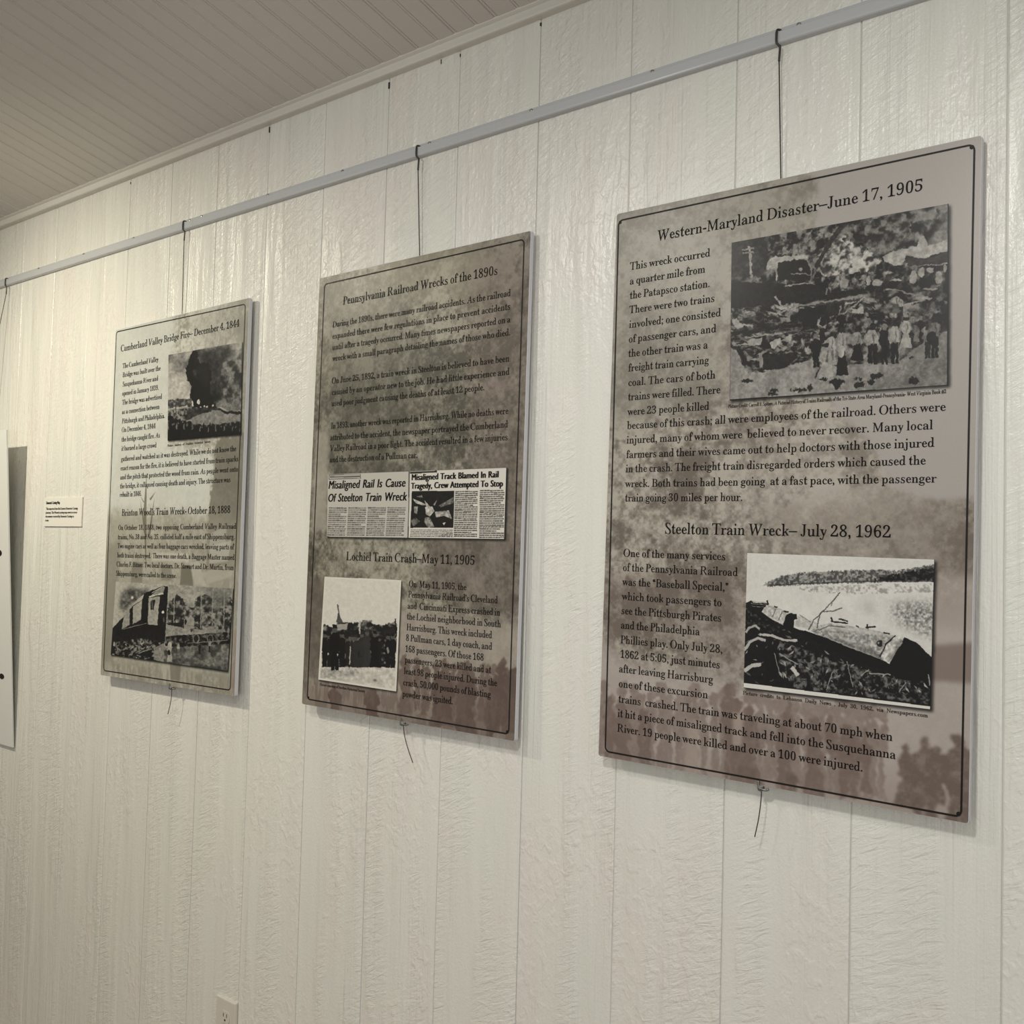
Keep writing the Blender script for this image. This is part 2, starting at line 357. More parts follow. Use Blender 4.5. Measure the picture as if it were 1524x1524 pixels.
# glyph outlines in thousandths: (face 0 serif / 1 plain, character code, advance, [[outer loop, holes...], ...]), loops as x, y, x, y ...
GLYPHS = [
(0, 65, 760, [[[13, 0, 12, 19, 53, 26, 88, 48, 117, 83, 226, 271, 478, 707, 498, 707, 641, 86, 654, 55, 674, 36, 704, 24, 746, 19, 748, 0, 468, 0, 467, 19, 475, 19, 514, 24, 535, 39, 540, 68, 533, 116, 505, 235, 274, 235, 260, 232, 251, 223, 200, 134, 176, 83, 172, 53, 180, 36, 196, 26, 251, 19, 251, 0], [279, 272, 497, 272, 435, 546]]]),
(0, 66, 622, [[[30, 0, 30, 20, 35, 20, 75, 25, 99, 40, 111, 66, 116, 108, 121, 573, 117, 625, 107, 646, 91, 660, 30, 672, 30, 692, 285, 692, 417, 675, 506, 626, 553, 543, 553, 470, 511, 414, 427, 374, 502, 339, 554, 286, 585, 216, 592, 174, 589, 136, 577, 102, 555, 72, 526, 47, 489, 27, 445, 12, 393, 3, 335, 0], [269, 385, 335, 390, 386, 404, 422, 428, 445, 461, 453, 501, 446, 549, 417, 610, 365, 646, 292, 658, 246, 655, 235, 649, 229, 641, 224, 611, 222, 544, 221, 401, 226, 393, 235, 388], [301, 31, 365, 37, 415, 54, 451, 83, 472, 122, 479, 170, 471, 226, 456, 266, 435, 298, 407, 323, 372, 339, 329, 350, 279, 353, 234, 351, 223, 344, 219, 331, 216, 108, 217, 86, 220, 66, 229, 48, 244, 38]]]),
(0, 67, 679, [[[400, -15, 343, -11, 290, 0, 240, 19, 193, 45, 152, 77, 115, 117, 84, 161, 59, 211, 41, 266, 32, 315, 30, 363, 35, 411, 46, 457, 62, 501, 84, 543, 111, 582, 141, 616, 176, 645, 236, 679, 300, 700, 369, 707, 410, 704, 457, 695, 510, 681, 540, 675, 557, 681, 567, 700, 587, 700, 599, 495, 578, 495, 575, 511, 571, 526, 555, 570, 533, 606, 505, 636, 471, 657, 432, 670, 387, 674, 347, 670, 309, 659, 274, 641, 242, 616, 214, 586, 190, 551, 171, 510, 157, 466, 148, 418, 146, 367, 150, 314, 161, 260, 184, 193, 216, 136, 257, 90, 305, 55, 358, 35, 416, 28, 498, 42, 568, 84, 626, 153, 649, 136, 619, 89, 585, 51, 547, 22, 504, 1, 455, -11]]]),
(0, 68, 735, [[[30, 0, 31, 20, 36, 20, 75, 25, 100, 38, 113, 65, 117, 108, 124, 573, 120, 624, 110, 645, 93, 660, 32, 672, 33, 692, 298, 692, 362, 688, 422, 677, 478, 658, 529, 631, 575, 598, 615, 559, 648, 513, 674, 462, 693, 405, 703, 352, 705, 301, 699, 251, 686, 204, 665, 161, 638, 122, 603, 87, 561, 57, 513, 33, 459, 14, 398, 4, 331, 0], [328, 33, 381, 37, 428, 47, 468, 66, 502, 90, 531, 119, 553, 154, 570, 193, 581, 235, 586, 281, 586, 329, 581, 378, 571, 428, 547, 497, 514, 555, 472, 600, 420, 633, 361, 652, 293, 659, 246, 654, 234, 645, 228, 630, 223, 576, 217, 133, 220, 73, 231, 54, 251, 42, 283, 36]]]),
(0, 69, 657, [[[30, 0, 30, 20, 34, 20, 74, 24, 98, 38, 110, 64, 115, 109, 121, 573, 117, 624, 108, 645, 91, 660, 30, 672, 30, 692, 559, 692, 568, 542, 551, 542, 550, 546, 521, 616, 500, 636, 470, 649, 373, 658, 288, 658, 244, 654, 232, 647, 226, 635, 222, 590, 219, 387, 303, 387, 348, 390, 382, 397, 406, 410, 427, 440, 435, 485, 454, 485, 446, 240, 428, 240, 421, 279, 402, 327, 387, 340, 368, 348, 308, 353, 219, 353, 216, 124, 216, 93, 219, 70, 227, 53, 243, 42, 300, 35, 369, 35, 487, 51, 529, 71, 562, 101, 580, 126, 595, 156, 607, 190, 627, 190, 603, 0]]]),
(0, 70, 538, [[[30, 0, 31, 20, 35, 20, 84, 27, 98, 37, 108, 54, 116, 109, 122, 573, 118, 624, 108, 645, 91, 660, 30, 672, 31, 692, 527, 692, 538, 528, 518, 528, 516, 538, 514, 547, 501, 584, 485, 613, 464, 633, 439, 646, 406, 654, 366, 657, 287, 657, 254, 655, 236, 648, 229, 637, 225, 623, 225, 556, 224, 384, 280, 384, 360, 393, 385, 404, 403, 423, 424, 484, 444, 484, 442, 233, 421, 233, 418, 258, 412, 283, 399, 316, 381, 337, 351, 347, 303, 350, 224, 350, 223, 103, 224, 84, 227, 66, 237, 43, 255, 29, 324, 18, 326, 0]]]),
(0, 71, 785, [[[439, -15, 375, -11, 315, 1, 259, 20, 206, 47, 160, 80, 120, 119, 86, 164, 60, 214, 42, 269, 32, 318, 30, 367, 34, 415, 45, 461, 61, 505, 83, 547, 109, 585, 140, 618, 175, 647, 235, 680, 302, 700, 377, 707, 423, 704, 468, 696, 512, 683, 566, 665, 594, 658, 612, 660, 624, 668, 641, 699, 658, 699, 666, 487, 649, 487, 623, 542, 590, 588, 549, 625, 501, 652, 449, 669, 391, 674, 333, 667, 282, 648, 238, 615, 203, 571, 176, 518, 158, 455, 150, 388, 151, 323, 162, 258, 187, 187, 222, 128, 267, 80, 320, 44, 379, 23, 445, 16, 494, 22, 535, 39, 563, 64, 573, 95, 573, 235, 572, 257, 570, 276, 560, 297, 541, 309, 468, 319, 468, 338, 755, 338, 755, 319, 723, 317, 701, 310, 687, 297, 679, 280, 676, 255, 675, 217, 677, 52, 605, 15, 526, -8]]]),
(0, 72, 760, [[[30, 0, 30, 20, 34, 20, 83, 27, 97, 37, 107, 53, 115, 108, 121, 573, 117, 624, 108, 645, 91, 660, 30, 672, 30, 692, 306, 692, 306, 672, 302, 672, 264, 668, 240, 654, 226, 627, 222, 580, 219, 425, 221, 403, 232, 390, 258, 386, 514, 386, 537, 390, 542, 397, 543, 408, 545, 573, 541, 624, 531, 645, 514, 660, 453, 672, 454, 692, 730, 692, 729, 672, 721, 672, 685, 667, 662, 654, 649, 627, 645, 584, 639, 119, 640, 89, 642, 67, 652, 46, 669, 32, 730, 20, 730, 0, 454, 0, 454, 20, 458, 20, 508, 27, 522, 37, 532, 53, 539, 108, 542, 316, 541, 324, 540, 331, 528, 345, 503, 348, 248, 348, 225, 345, 220, 338, 218, 327, 215, 119, 216, 89, 218, 67, 228, 46, 245, 32, 306, 20, 306, 0]]]),
(0, 73, 340, [[[30, 0, 31, 20, 35, 20, 84, 27, 98, 37, 108, 53, 116, 108, 122, 573, 118, 624, 108, 645, 91, 660, 30, 672, 31, 692, 310, 692, 310, 672, 302, 672, 266, 667, 243, 654, 230, 627, 225, 584, 219, 119, 223, 67, 233, 46, 250, 32, 310, 20, 310, 0]]]),
(0, 74, 416, [[[163, -15, 116, -9, 77, 10, 48, 38, 32, 73, 30, 95, 36, 113, 50, 125, 70, 129, 90, 126, 109, 116, 123, 100, 132, 82, 133, 70, 133, 59, 134, 39, 144, 20, 164, 14, 183, 20, 193, 39, 196, 70, 199, 114, 203, 565, 199, 626, 188, 648, 169, 660, 99, 670, 100, 692, 386, 692, 385, 672, 347, 668, 323, 657, 310, 633, 306, 592, 303, 200, 299, 134, 287, 80, 268, 38, 242, 9, 207, -9]]]),
(0, 75, 768, [[[41, 0, 40, 20, 44, 20, 93, 27, 107, 37, 117, 53, 124, 108, 123, 573, 118, 624, 108, 645, 91, 660, 30, 672, 30, 692, 304, 692, 303, 672, 295, 672, 261, 668, 239, 657, 228, 633, 224, 589, 224, 395, 224, 388, 225, 381, 234, 372, 245, 377, 437, 574, 468, 616, 474, 646, 456, 666, 414, 672, 408, 672, 408, 692, 650, 692, 648, 673, 643, 673, 603, 664, 561, 635, 450, 527, 317, 393, 592, 103, 666, 40, 701, 24, 738, 19, 738, 0, 442, 0, 443, 19, 450, 19, 478, 21, 496, 27, 505, 38, 504, 55, 489, 82, 458, 118, 249, 339, 234, 347, 226, 344, 224, 334, 225, 111, 228, 69, 240, 45, 258, 31, 326, 20, 327, 0]]]),
(0, 76, 659, [[[30, 0, 30, 20, 34, 20, 74, 25, 98, 38, 111, 65, 116, 108, 121, 573, 121, 603, 118, 624, 108, 645, 91, 660, 30, 672, 30, 692, 305, 692, 303, 673, 266, 668, 242, 655, 228, 628, 223, 585, 218, 137, 218, 95, 219, 76, 228, 55, 243, 43, 303, 35, 374, 35, 497, 49, 538, 67, 568, 97, 584, 124, 598, 157, 610, 196, 629, 196, 614, 0]]]),
(0, 77, 871, [[[34, 0, 35, 20, 86, 27, 101, 37, 111, 53, 118, 108, 124, 573, 119, 624, 109, 645, 91, 660, 30, 672, 31, 692, 218, 692, 433, 161, 641, 692, 831, 692, 830, 672, 822, 672, 786, 667, 763, 654, 751, 627, 747, 584, 748, 119, 749, 89, 752, 67, 763, 46, 780, 32, 841, 20, 841, 0, 567, 0, 568, 17, 616, 27, 631, 39, 640, 58, 646, 123, 646, 584, 414, 0, 400, 0, 164, 585, 161, 153, 168, 71, 179, 47, 196, 32, 258, 19, 258, 0]]]),
(0, 78, 732, [[[598, -16, 170, 555, 169, 125, 170, 89, 175, 64, 185, 43, 202, 30, 266, 20, 267, 0, 41, 0, 40, 20, 80, 24, 106, 38, 119, 64, 124, 108, 126, 585, 126, 597, 124, 608, 113, 630, 93, 652, 67, 667, 37, 672, 30, 672, 30, 692, 175, 692, 573, 161, 574, 567, 573, 603, 568, 628, 558, 650, 541, 662, 475, 672, 475, 692, 702, 692, 701, 672, 652, 665, 637, 655, 626, 640, 618, 584, 617, -16]]]),
(0, 79, 733, [[[373, -15, 320, -12, 270, -1, 224, 16, 181, 40, 143, 69, 109, 105, 81, 145, 58, 191, 42, 241, 33, 286, 30, 331, 32, 376, 40, 420, 52, 462, 69, 503, 89, 541, 114, 577, 142, 609, 173, 637, 207, 661, 244, 681, 283, 695, 324, 704, 366, 707, 419, 703, 468, 693, 514, 675, 556, 651, 594, 621, 627, 585, 655, 544, 677, 499, 693, 450, 703, 338, 682, 226, 635, 126, 565, 48, 509, 13, 445, -8], [367, 15, 416, 22, 459, 43, 485, 64, 508, 89, 528, 119, 572, 229, 586, 358, 569, 493, 550, 548, 526, 594, 496, 630, 460, 656, 420, 672, 376, 677, 341, 674, 308, 663, 277, 646, 248, 622, 223, 592, 201, 558, 182, 518, 167, 474, 157, 426, 149, 315, 164, 204, 183, 148, 209, 101, 241, 64, 278, 37, 320, 20]]]),
(0, 80, 558, [[[30, 0, 30, 20, 35, 20, 74, 24, 98, 37, 111, 63, 115, 108, 121, 573, 117, 624, 107, 646, 91, 660, 30, 672, 30, 692, 302, 692, 423, 675, 506, 623, 552, 537, 558, 499, 555, 463, 544, 431, 525, 402, 499, 377, 466, 358, 425, 343, 378, 334, 325, 331, 233, 331, 222, 328, 218, 319, 216, 96, 217, 82, 219, 68, 230, 44, 250, 30, 321, 20, 320, 0], [275, 361, 337, 366, 385, 382, 419, 409, 439, 445, 445, 489, 437, 542, 424, 580, 406, 610, 382, 633, 353, 649, 317, 659, 275, 662, 250, 659, 235, 652, 226, 634, 223, 603, 219, 392, 222, 376, 233, 364]]]),
(0, 81, 799, [[[559, -193, 490, -187, 404, -167, 323, -148, 269, -141, 233, -146, 197, -161, 162, -187, 145, -170, 287, -5, 228, 15, 176, 44, 130, 82, 92, 127, 63, 180, 43, 241, 33, 288, 30, 335, 32, 381, 40, 425, 52, 468, 69, 508, 90, 546, 115, 580, 143, 612, 174, 639, 207, 662, 243, 682, 280, 696, 318, 704, 358, 707, 410, 704, 459, 693, 505, 676, 548, 653, 586, 623, 619, 589, 648, 549, 670, 504, 686, 455, 698, 384, 696, 313, 681, 244, 654, 178, 615, 118, 565, 64, 504, 22, 435, -4, 358, -12, 334, -14, 321, -21, 278, -69, 303, -67, 328, -67, 396, -75, 484, -95, 616, -123, 664, -114, 708, -85, 750, -38, 769, -52, 741, -97, 711, -133, 679, -160, 645, -178, 605, -189], [365, 16, 415, 23, 460, 44, 499, 80, 532, 128, 556, 188, 574, 260, 582, 337, 579, 414, 565, 489, 547, 545, 522, 591, 491, 628, 455, 654, 414, 670, 368, 675, 332, 672, 299, 661, 268, 644, 241, 620, 217, 591, 196, 556, 178, 517, 164, 473, 154, 426, 148, 350, 151, 275, 165, 201, 183, 146, 208, 101, 240, 64, 277, 37, 319, 21]]]),
(0, 82, 733, [[[30, 0, 30, 20, 35, 20, 75, 25, 99, 40, 111, 66, 116, 108, 121, 573, 117, 625, 107, 646, 91, 660, 30, 672, 30, 692, 323, 692, 388, 688, 444, 674, 491, 653, 528, 623, 555, 586, 572, 542, 572, 458, 522, 394, 422, 350, 571, 127, 636, 46, 666, 27, 699, 20, 703, 20, 702, 0, 547, 0, 323, 340, 301, 340, 256, 341, 220, 344, 217, 132, 221, 68, 232, 44, 248, 30, 273, 22, 306, 19, 317, 19, 315, 0], [287, 372, 349, 377, 399, 392, 434, 418, 457, 451, 465, 493, 459, 541, 426, 607, 369, 646, 286, 659, 248, 655, 236, 648, 229, 636, 223, 593, 220, 376, 252, 374]]]),
(0, 83, 484, [[[279, -14, 234, -11, 185, -1, 130, 15, 115, 19, 104, 20, 82, 12, 72, -12, 54, -12, 30, 217, 49, 218, 70, 158, 98, 108, 132, 68, 171, 39, 214, 22, 260, 16, 295, 21, 324, 35, 346, 56, 359, 85, 364, 118, 359, 156, 334, 208, 289, 259, 244, 300, 188, 345, 87, 442, 60, 484, 44, 526, 38, 575, 45, 619, 66, 656, 99, 684, 127, 697, 160, 704, 197, 707, 244, 705, 288, 694, 324, 684, 340, 680, 361, 686, 372, 704, 391, 704, 411, 501, 395, 501, 377, 554, 354, 597, 326, 631, 295, 655, 259, 670, 220, 675, 175, 667, 144, 644, 130, 608, 135, 560, 147, 530, 170, 498, 236, 433, 294, 385, 354, 334, 396, 290, 428, 242, 447, 188, 454, 151, 453, 116, 445, 85, 422, 44, 386, 13, 355, -2, 319, -11]]]),
(0, 84, 601, [[[154, 0, 153, 20, 161, 20, 217, 29, 234, 41, 244, 62, 253, 133, 262, 621, 260, 639, 250, 652, 229, 656, 202, 656, 103, 643, 73, 626, 52, 601, 40, 567, 35, 524, 12, 526, 14, 692, 590, 692, 601, 521, 582, 521, 579, 537, 575, 553, 557, 601, 530, 633, 505, 646, 471, 653, 428, 656, 387, 656, 376, 655, 369, 650, 363, 630, 354, 138, 359, 64, 369, 42, 388, 29, 458, 20, 469, 20, 468, 0]]]),
(0, 85, 748, [[[402, -15, 338, -9, 280, 7, 228, 35, 186, 72, 155, 116, 135, 168, 127, 270, 130, 577, 127, 625, 117, 648, 99, 662, 30, 673, 30, 692, 322, 692, 323, 673, 313, 673, 273, 667, 248, 649, 235, 617, 231, 568, 228, 287, 236, 163, 250, 125, 271, 94, 298, 68, 332, 49, 370, 38, 413, 34, 449, 36, 482, 44, 509, 56, 542, 83, 565, 118, 574, 153, 580, 203, 583, 270, 586, 528, 579, 613, 568, 642, 550, 660, 524, 669, 484, 673, 483, 692, 716, 692, 718, 673, 704, 673, 659, 661, 637, 626, 632, 590, 630, 531, 628, 243, 625, 184, 617, 134, 604, 92, 585, 58, 561, 30, 532, 10, 495, -4, 452, -12]]]),
(0, 86, 721, [[[262, -15, 123, 588, 109, 628, 90, 654, 62, 667, 23, 672, 13, 672, 12, 692, 289, 692, 289, 674, 281, 674, 242, 669, 222, 654, 217, 625, 224, 576, 323, 142, 560, 558, 584, 609, 588, 640, 579, 656, 564, 666, 509, 672, 508, 692, 721, 692, 719, 672, 691, 666, 668, 647, 619, 572, 284, -15]]]),
(0, 87, 943, [[[263, -15, 124, 587, 110, 628, 89, 654, 58, 669, 14, 674, 12, 692, 290, 692, 290, 674, 282, 674, 243, 669, 223, 654, 218, 625, 225, 576, 317, 172, 471, 528, 458, 589, 444, 628, 424, 654, 396, 668, 359, 673, 352, 673, 351, 692, 616, 692, 615, 673, 567, 665, 555, 653, 551, 634, 561, 563, 649, 179, 797, 554, 812, 605, 812, 642, 788, 664, 731, 673, 733, 692, 942, 692, 943, 673, 913, 666, 891, 647, 849, 568, 615, -15, 596, -15, 487, 462, 282, -15]]]),
(0, 88, 755, [[[30, 0, 31, 17, 72, 28, 111, 54, 147, 95, 328, 342, 202, 552, 151, 628, 105, 661, 75, 670, 38, 673, 31, 673, 32, 692, 337, 692, 338, 672, 321, 672, 276, 662, 268, 633, 295, 577, 395, 415, 512, 569, 539, 613, 543, 644, 522, 666, 475, 673, 463, 673, 464, 692, 704, 692, 702, 673, 670, 667, 643, 650, 584, 583, 419, 373, 561, 134, 611, 60, 653, 30, 717, 19, 725, 19, 725, 0, 413, 0, 412, 19, 430, 19, 480, 27, 491, 39, 490, 59, 481, 85, 466, 112, 354, 297, 234, 134, 208, 88, 205, 52, 219, 33, 249, 21, 296, 16, 294, 0]]]),
(0, 89, 710, [[[245, 0, 247, 18, 308, 27, 325, 37, 335, 51, 341, 98, 341, 299, 184, 545, 127, 623, 101, 646, 75, 661, 12, 672, 12, 692, 312, 692, 310, 672, 252, 662, 241, 650, 242, 630, 250, 609, 264, 585, 413, 350, 525, 533, 558, 595, 565, 618, 564, 636, 555, 652, 537, 663, 510, 669, 472, 672, 472, 692, 710, 692, 710, 670, 684, 664, 659, 645, 604, 570, 441, 305, 441, 98, 442, 79, 445, 60, 456, 38, 476, 26, 553, 18, 552, 0]]]),
(0, 90, 656, [[[46, 0, 42, 15, 422, 654, 235, 654, 135, 642, 102, 625, 77, 601, 60, 567, 49, 524, 30, 524, 40, 692, 562, 692, 565, 681, 182, 40, 358, 40, 466, 45, 530, 61, 569, 95, 584, 120, 597, 152, 606, 190, 626, 190, 614, 0]]]),
(0, 97, 476, [[[360, -15, 320, -8, 323, -10, 302, 55, 239, 13, 188, -5, 135, -13, 91, -6, 104, -15, 56, 57, 51, 84, 55, 104, 99, 190, 94, 175, 142, 201, 201, 234, 301, 265, 300, 324, 296, 339, 280, 369, 248, 387, 209, 392, 160, 384, 137, 352, 146, 336, 153, 322, 155, 311, 153, 298, 145, 288, 78, 251, 109, 256, 83, 260, 97, 251, 68, 297, 65, 315, 70, 338, 83, 359, 108, 380, 138, 404, 162, 427, 194, 435, 229, 435, 288, 415, 330, 393, 365, 371, 379, 353, 391, 323, 394, 281, 397, 84, 418, 47, 419, 46, 435, 53, 454, 24, 434, 8, 398, -9], [204, 45, 287, 71, 301, 82, 301, 230, 210, 195, 160, 145, 148, 94, 150, 79, 165, 57]]]),
(0, 98, 499, [[[81, -17, 81, 573, 72, 626, 53, 649, 43, 658, 11, 667, 11, 708, 175, 708, 175, 362, 227, 405, 256, 417, 312, 424, 343, 414, 369, 403, 393, 389, 413, 370, 430, 347, 444, 321, 454, 291, 461, 258, 463, 222, 460, 181, 453, 143, 440, 108, 423, 76, 402, 48, 377, 24, 346, 3, 311, -12, 272, -19, 229, -13, 188, 8, 142, 43, 62, -17], [260, 22, 294, 28, 323, 48, 336, 63, 353, 101, 364, 152, 367, 214, 365, 266, 356, 309, 347, 330, 316, 364, 272, 375, 247, 370, 209, 351, 204, 345, 176, 273, 175, 91, 174, 87, 223, 31]]]),
(0, 99, 406, [[[220, -7, 188, 2, 159, 12, 132, 28, 108, 48, 88, 71, 71, 99, 59, 130, 51, 164, 48, 201, 50, 240, 57, 277, 71, 310, 89, 341, 111, 369, 138, 394, 170, 414, 207, 433, 247, 438, 288, 423, 319, 402, 345, 387, 370, 360, 377, 330, 374, 316, 341, 267, 358, 277, 388, 282, 308, 300, 297, 311, 292, 337, 293, 349, 292, 349, 279, 383, 239, 395, 186, 376, 150, 309, 141, 251, 143, 188, 155, 135, 179, 93, 199, 74, 232, 56, 275, 50, 313, 55, 351, 74, 371, 92, 399, 70, 364, 35, 307, 5]]]),
(0, 100, 512, [[[198, -10, 168, -1, 142, 10, 119, 25, 98, 45, 81, 69, 67, 96, 57, 127, 51, 161, 49, 197, 51, 239, 57, 277, 68, 311, 83, 341, 101, 367, 123, 388, 148, 404, 175, 416, 206, 426, 259, 418, 293, 401, 336, 362, 336, 599, 337, 598, 316, 642, 279, 663, 249, 667, 249, 708, 426, 708, 426, 101, 439, 72, 460, 53, 462, 51, 500, 42, 500, 11, 446, 10, 381, 14, 315, 9, 315, 44, 293, 18, 257, -2], [232, 38, 257, 43, 282, 59, 301, 77, 336, 147, 335, 273, 308, 345, 301, 352, 263, 372, 236, 376, 195, 365, 165, 327, 157, 305, 148, 260, 145, 205, 147, 152, 155, 108, 164, 86, 192, 50]]]),
(0, 101, 417, [[[217, -5, 185, 3, 156, 14, 130, 28, 107, 47, 87, 71, 71, 100, 59, 133, 52, 170, 49, 211, 41, 250, 47, 285, 69, 315, 85, 344, 105, 369, 128, 392, 155, 411, 187, 429, 222, 437, 273, 426, 314, 401, 345, 370, 367, 332, 389, 287, 400, 232, 400, 219, 143, 219, 157, 130, 198, 72, 265, 53, 310, 61, 349, 85, 378, 118, 406, 94, 364, 44, 306, 9], [145, 260, 300, 260, 298, 288, 292, 338, 284, 358, 260, 386, 226, 394, 183, 377, 153, 318, 148, 274]]]),
(0, 102, 296, [[[21, 0, 21, 27, 63, 36, 89, 58, 93, 66, 95, 98, 95, 370, 23, 370, 23, 417, 95, 417, 94, 501, 98, 562, 112, 609, 133, 648, 161, 680, 198, 713, 246, 732, 281, 715, 307, 688, 331, 667, 352, 632, 358, 593, 355, 566, 351, 556, 293, 500, 373, 522, 295, 541, 285, 549, 278, 562, 276, 581, 286, 632, 288, 643, 287, 643, 276, 671, 254, 677, 225, 669, 200, 631, 190, 578, 189, 417, 288, 417, 288, 370, 189, 370, 188, 87, 189, 72, 202, 47, 240, 31, 282, 27, 282, 0]]]),
(0, 103, 453, [[[206, -213, 150, -208, 104, -196, 88, -186, 38, -141, 29, -113, 42, -69, 12, -97, 147, -46, 74, 2, 30, 54, 33, 41, 40, 72, 60, 99, 81, 116, 109, 133, 157, 155, 102, 184, 61, 233, 50, 284, 56, 318, 71, 348, 96, 375, 130, 398, 155, 415, 187, 432, 222, 438, 259, 431, 293, 412, 286, 407, 448, 407, 448, 359, 357, 359, 381, 324, 390, 299, 393, 273, 389, 240, 375, 212, 353, 189, 324, 167, 288, 147, 243, 136, 222, 135, 200, 138, 181, 138, 168, 131, 140, 99, 134, 73, 144, 58, 198, 50, 247, 51, 364, 40, 394, 27, 408, 14, 419, -8, 431, -55, 428, -111, 409, -145, 386, -169, 339, -195, 279, -209], [223, 170, 260, 179, 288, 213, 295, 230, 301, 283, 289, 335, 268, 374, 258, 385, 222, 394, 187, 385, 158, 353, 149, 336, 143, 283, 150, 230, 158, 212, 187, 179], [227, -169, 308, -161, 360, -134, 377, -89, 370, -60, 355, -45, 329, -38, 290, -34, 127, -34, 114, -48, 97, -112, 101, -126, 125, -149, 158, -162, 189, -168]]]),
(0, 104, 527, [[[26, 0, 26, 27, 54, 32, 87, 52, 95, 68, 95, 75, 95, 595, 90, 636, 93, 622, 56, 660, 27, 668, 27, 708, 189, 708, 189, 342, 234, 387, 296, 421, 344, 432, 380, 419, 435, 354, 447, 283, 447, 74, 451, 47, 450, 55, 486, 32, 514, 27, 514, 0, 286, 0, 286, 28, 297, 28, 324, 40, 350, 75, 353, 291, 345, 341, 326, 360, 298, 365, 267, 359, 233, 341, 189, 291, 188, 75, 192, 47, 190, 57, 227, 32, 255, 27, 255, 0]]]),
(0, 105, 274, [[[142, 552, 123, 557, 107, 572, 97, 594, 93, 621, 97, 649, 108, 672, 123, 687, 142, 692, 162, 687, 177, 672, 188, 649, 192, 621, 188, 594, 177, 572, 161, 557]], [[26, 0, 26, 27, 55, 32, 87, 51, 95, 68, 95, 75, 95, 338, 93, 369, 96, 360, 57, 384, 28, 388, 29, 416, 189, 416, 189, 75, 192, 47, 190, 58, 226, 32, 255, 27, 255, 0]]]),
(0, 106, 290, [[[150, 554, 131, 559, 115, 574, 105, 597, 101, 624, 105, 652, 116, 675, 131, 690, 150, 695, 169, 690, 185, 674, 196, 651, 200, 624, 196, 598, 186, 575, 170, 560]], [[50, -212, 18, -200, -9, -180, -31, -164, -49, -147, -60, -125, -63, -101, -61, -85, -33, -39, -45, -47, -77, -53, 1, -69, 12, -75, 19, -85, 21, -99, 13, -124, 7, -137, 19, -164, 45, -170, 76, -162, 102, -126, 110, -80, 111, 335, 110, 350, 103, 365, 67, 384, 31, 389, 31, 416, 205, 416, 205, -32, 201, -81, 187, -121, 165, -150, 137, -174, 99, -199]]]),
(0, 107, 497, [[[25, 0, 25, 27, 55, 32, 88, 52, 95, 67, 95, 75, 95, 592, 85, 633, 68, 650, 59, 660, 28, 667, 29, 708, 189, 708, 189, 206, 321, 332, 342, 361, 346, 376, 341, 382, 295, 388, 291, 387, 291, 411, 488, 411, 488, 388, 454, 384, 418, 374, 389, 348, 304, 266, 477, 37, 499, 36, 532, 27, 532, 24, 298, 24, 298, 28, 306, 27, 344, 35, 353, 53, 342, 75, 243, 208, 189, 163, 188, 74, 192, 47, 190, 56, 226, 32, 255, 27, 255, 0]]]),
(0, 108, 276, [[[26, 0, 26, 27, 55, 32, 87, 51, 95, 68, 95, 75, 95, 592, 93, 622, 58, 660, 29, 667, 29, 708, 189, 708, 189, 75, 192, 47, 190, 58, 226, 32, 255, 27, 255, 0]]]),
(0, 109, 767, [[[26, 0, 26, 27, 54, 32, 87, 52, 95, 67, 94, 75, 94, 339, 90, 367, 94, 357, 56, 384, 27, 389, 27, 416, 183, 416, 183, 336, 244, 396, 292, 421, 335, 432, 337, 432, 419, 373, 437, 339, 479, 384, 541, 420, 591, 432, 627, 419, 681, 355, 693, 283, 692, 75, 696, 47, 694, 57, 730, 32, 758, 27, 758, 0, 534, 0, 534, 27, 562, 32, 598, 57, 596, 48, 600, 75, 599, 291, 591, 342, 573, 360, 546, 365, 516, 359, 473, 350, 439, 331, 439, 75, 442, 48, 439, 59, 476, 32, 504, 27, 504, 0, 282, 0, 282, 27, 310, 32, 346, 57, 344, 48, 347, 75, 349, 291, 347, 335, 323, 359, 294, 365, 264, 359, 184, 309, 187, 328, 187, 75, 190, 48, 185, 60, 223, 33, 251, 27, 251, 0]]]),
(0, 110, 527, [[[26, 0, 26, 27, 54, 32, 87, 52, 95, 68, 95, 75, 95, 339, 91, 367, 94, 357, 56, 384, 27, 389, 27, 416, 184, 416, 184, 338, 234, 388, 296, 421, 344, 432, 380, 419, 435, 354, 447, 283, 447, 74, 451, 47, 450, 55, 486, 32, 514, 27, 514, 0, 286, 0, 286, 28, 297, 28, 324, 40, 350, 75, 353, 291, 345, 341, 326, 360, 298, 365, 267, 359, 224, 348, 189, 326, 188, 75, 192, 47, 190, 57, 227, 32, 255, 27, 255, 0]]]),
(0, 111, 466, [[[238, -19, 198, -14, 163, 2, 132, 22, 107, 46, 86, 72, 70, 102, 58, 134, 50, 169, 48, 206, 50, 244, 57, 280, 70, 312, 86, 342, 107, 368, 132, 392, 162, 412, 198, 431, 237, 438, 277, 431, 312, 412, 342, 392, 367, 369, 388, 343, 405, 314, 418, 281, 425, 245, 427, 206, 425, 167, 417, 132, 405, 100, 388, 70, 368, 44, 343, 21, 313, 1, 278, -14], [238, 19, 279, 30, 312, 70, 325, 108, 331, 206, 328, 277, 317, 330, 308, 346, 278, 385, 238, 396, 197, 385, 167, 346, 159, 330, 148, 277, 145, 207, 152, 108, 165, 70, 198, 30]]]),
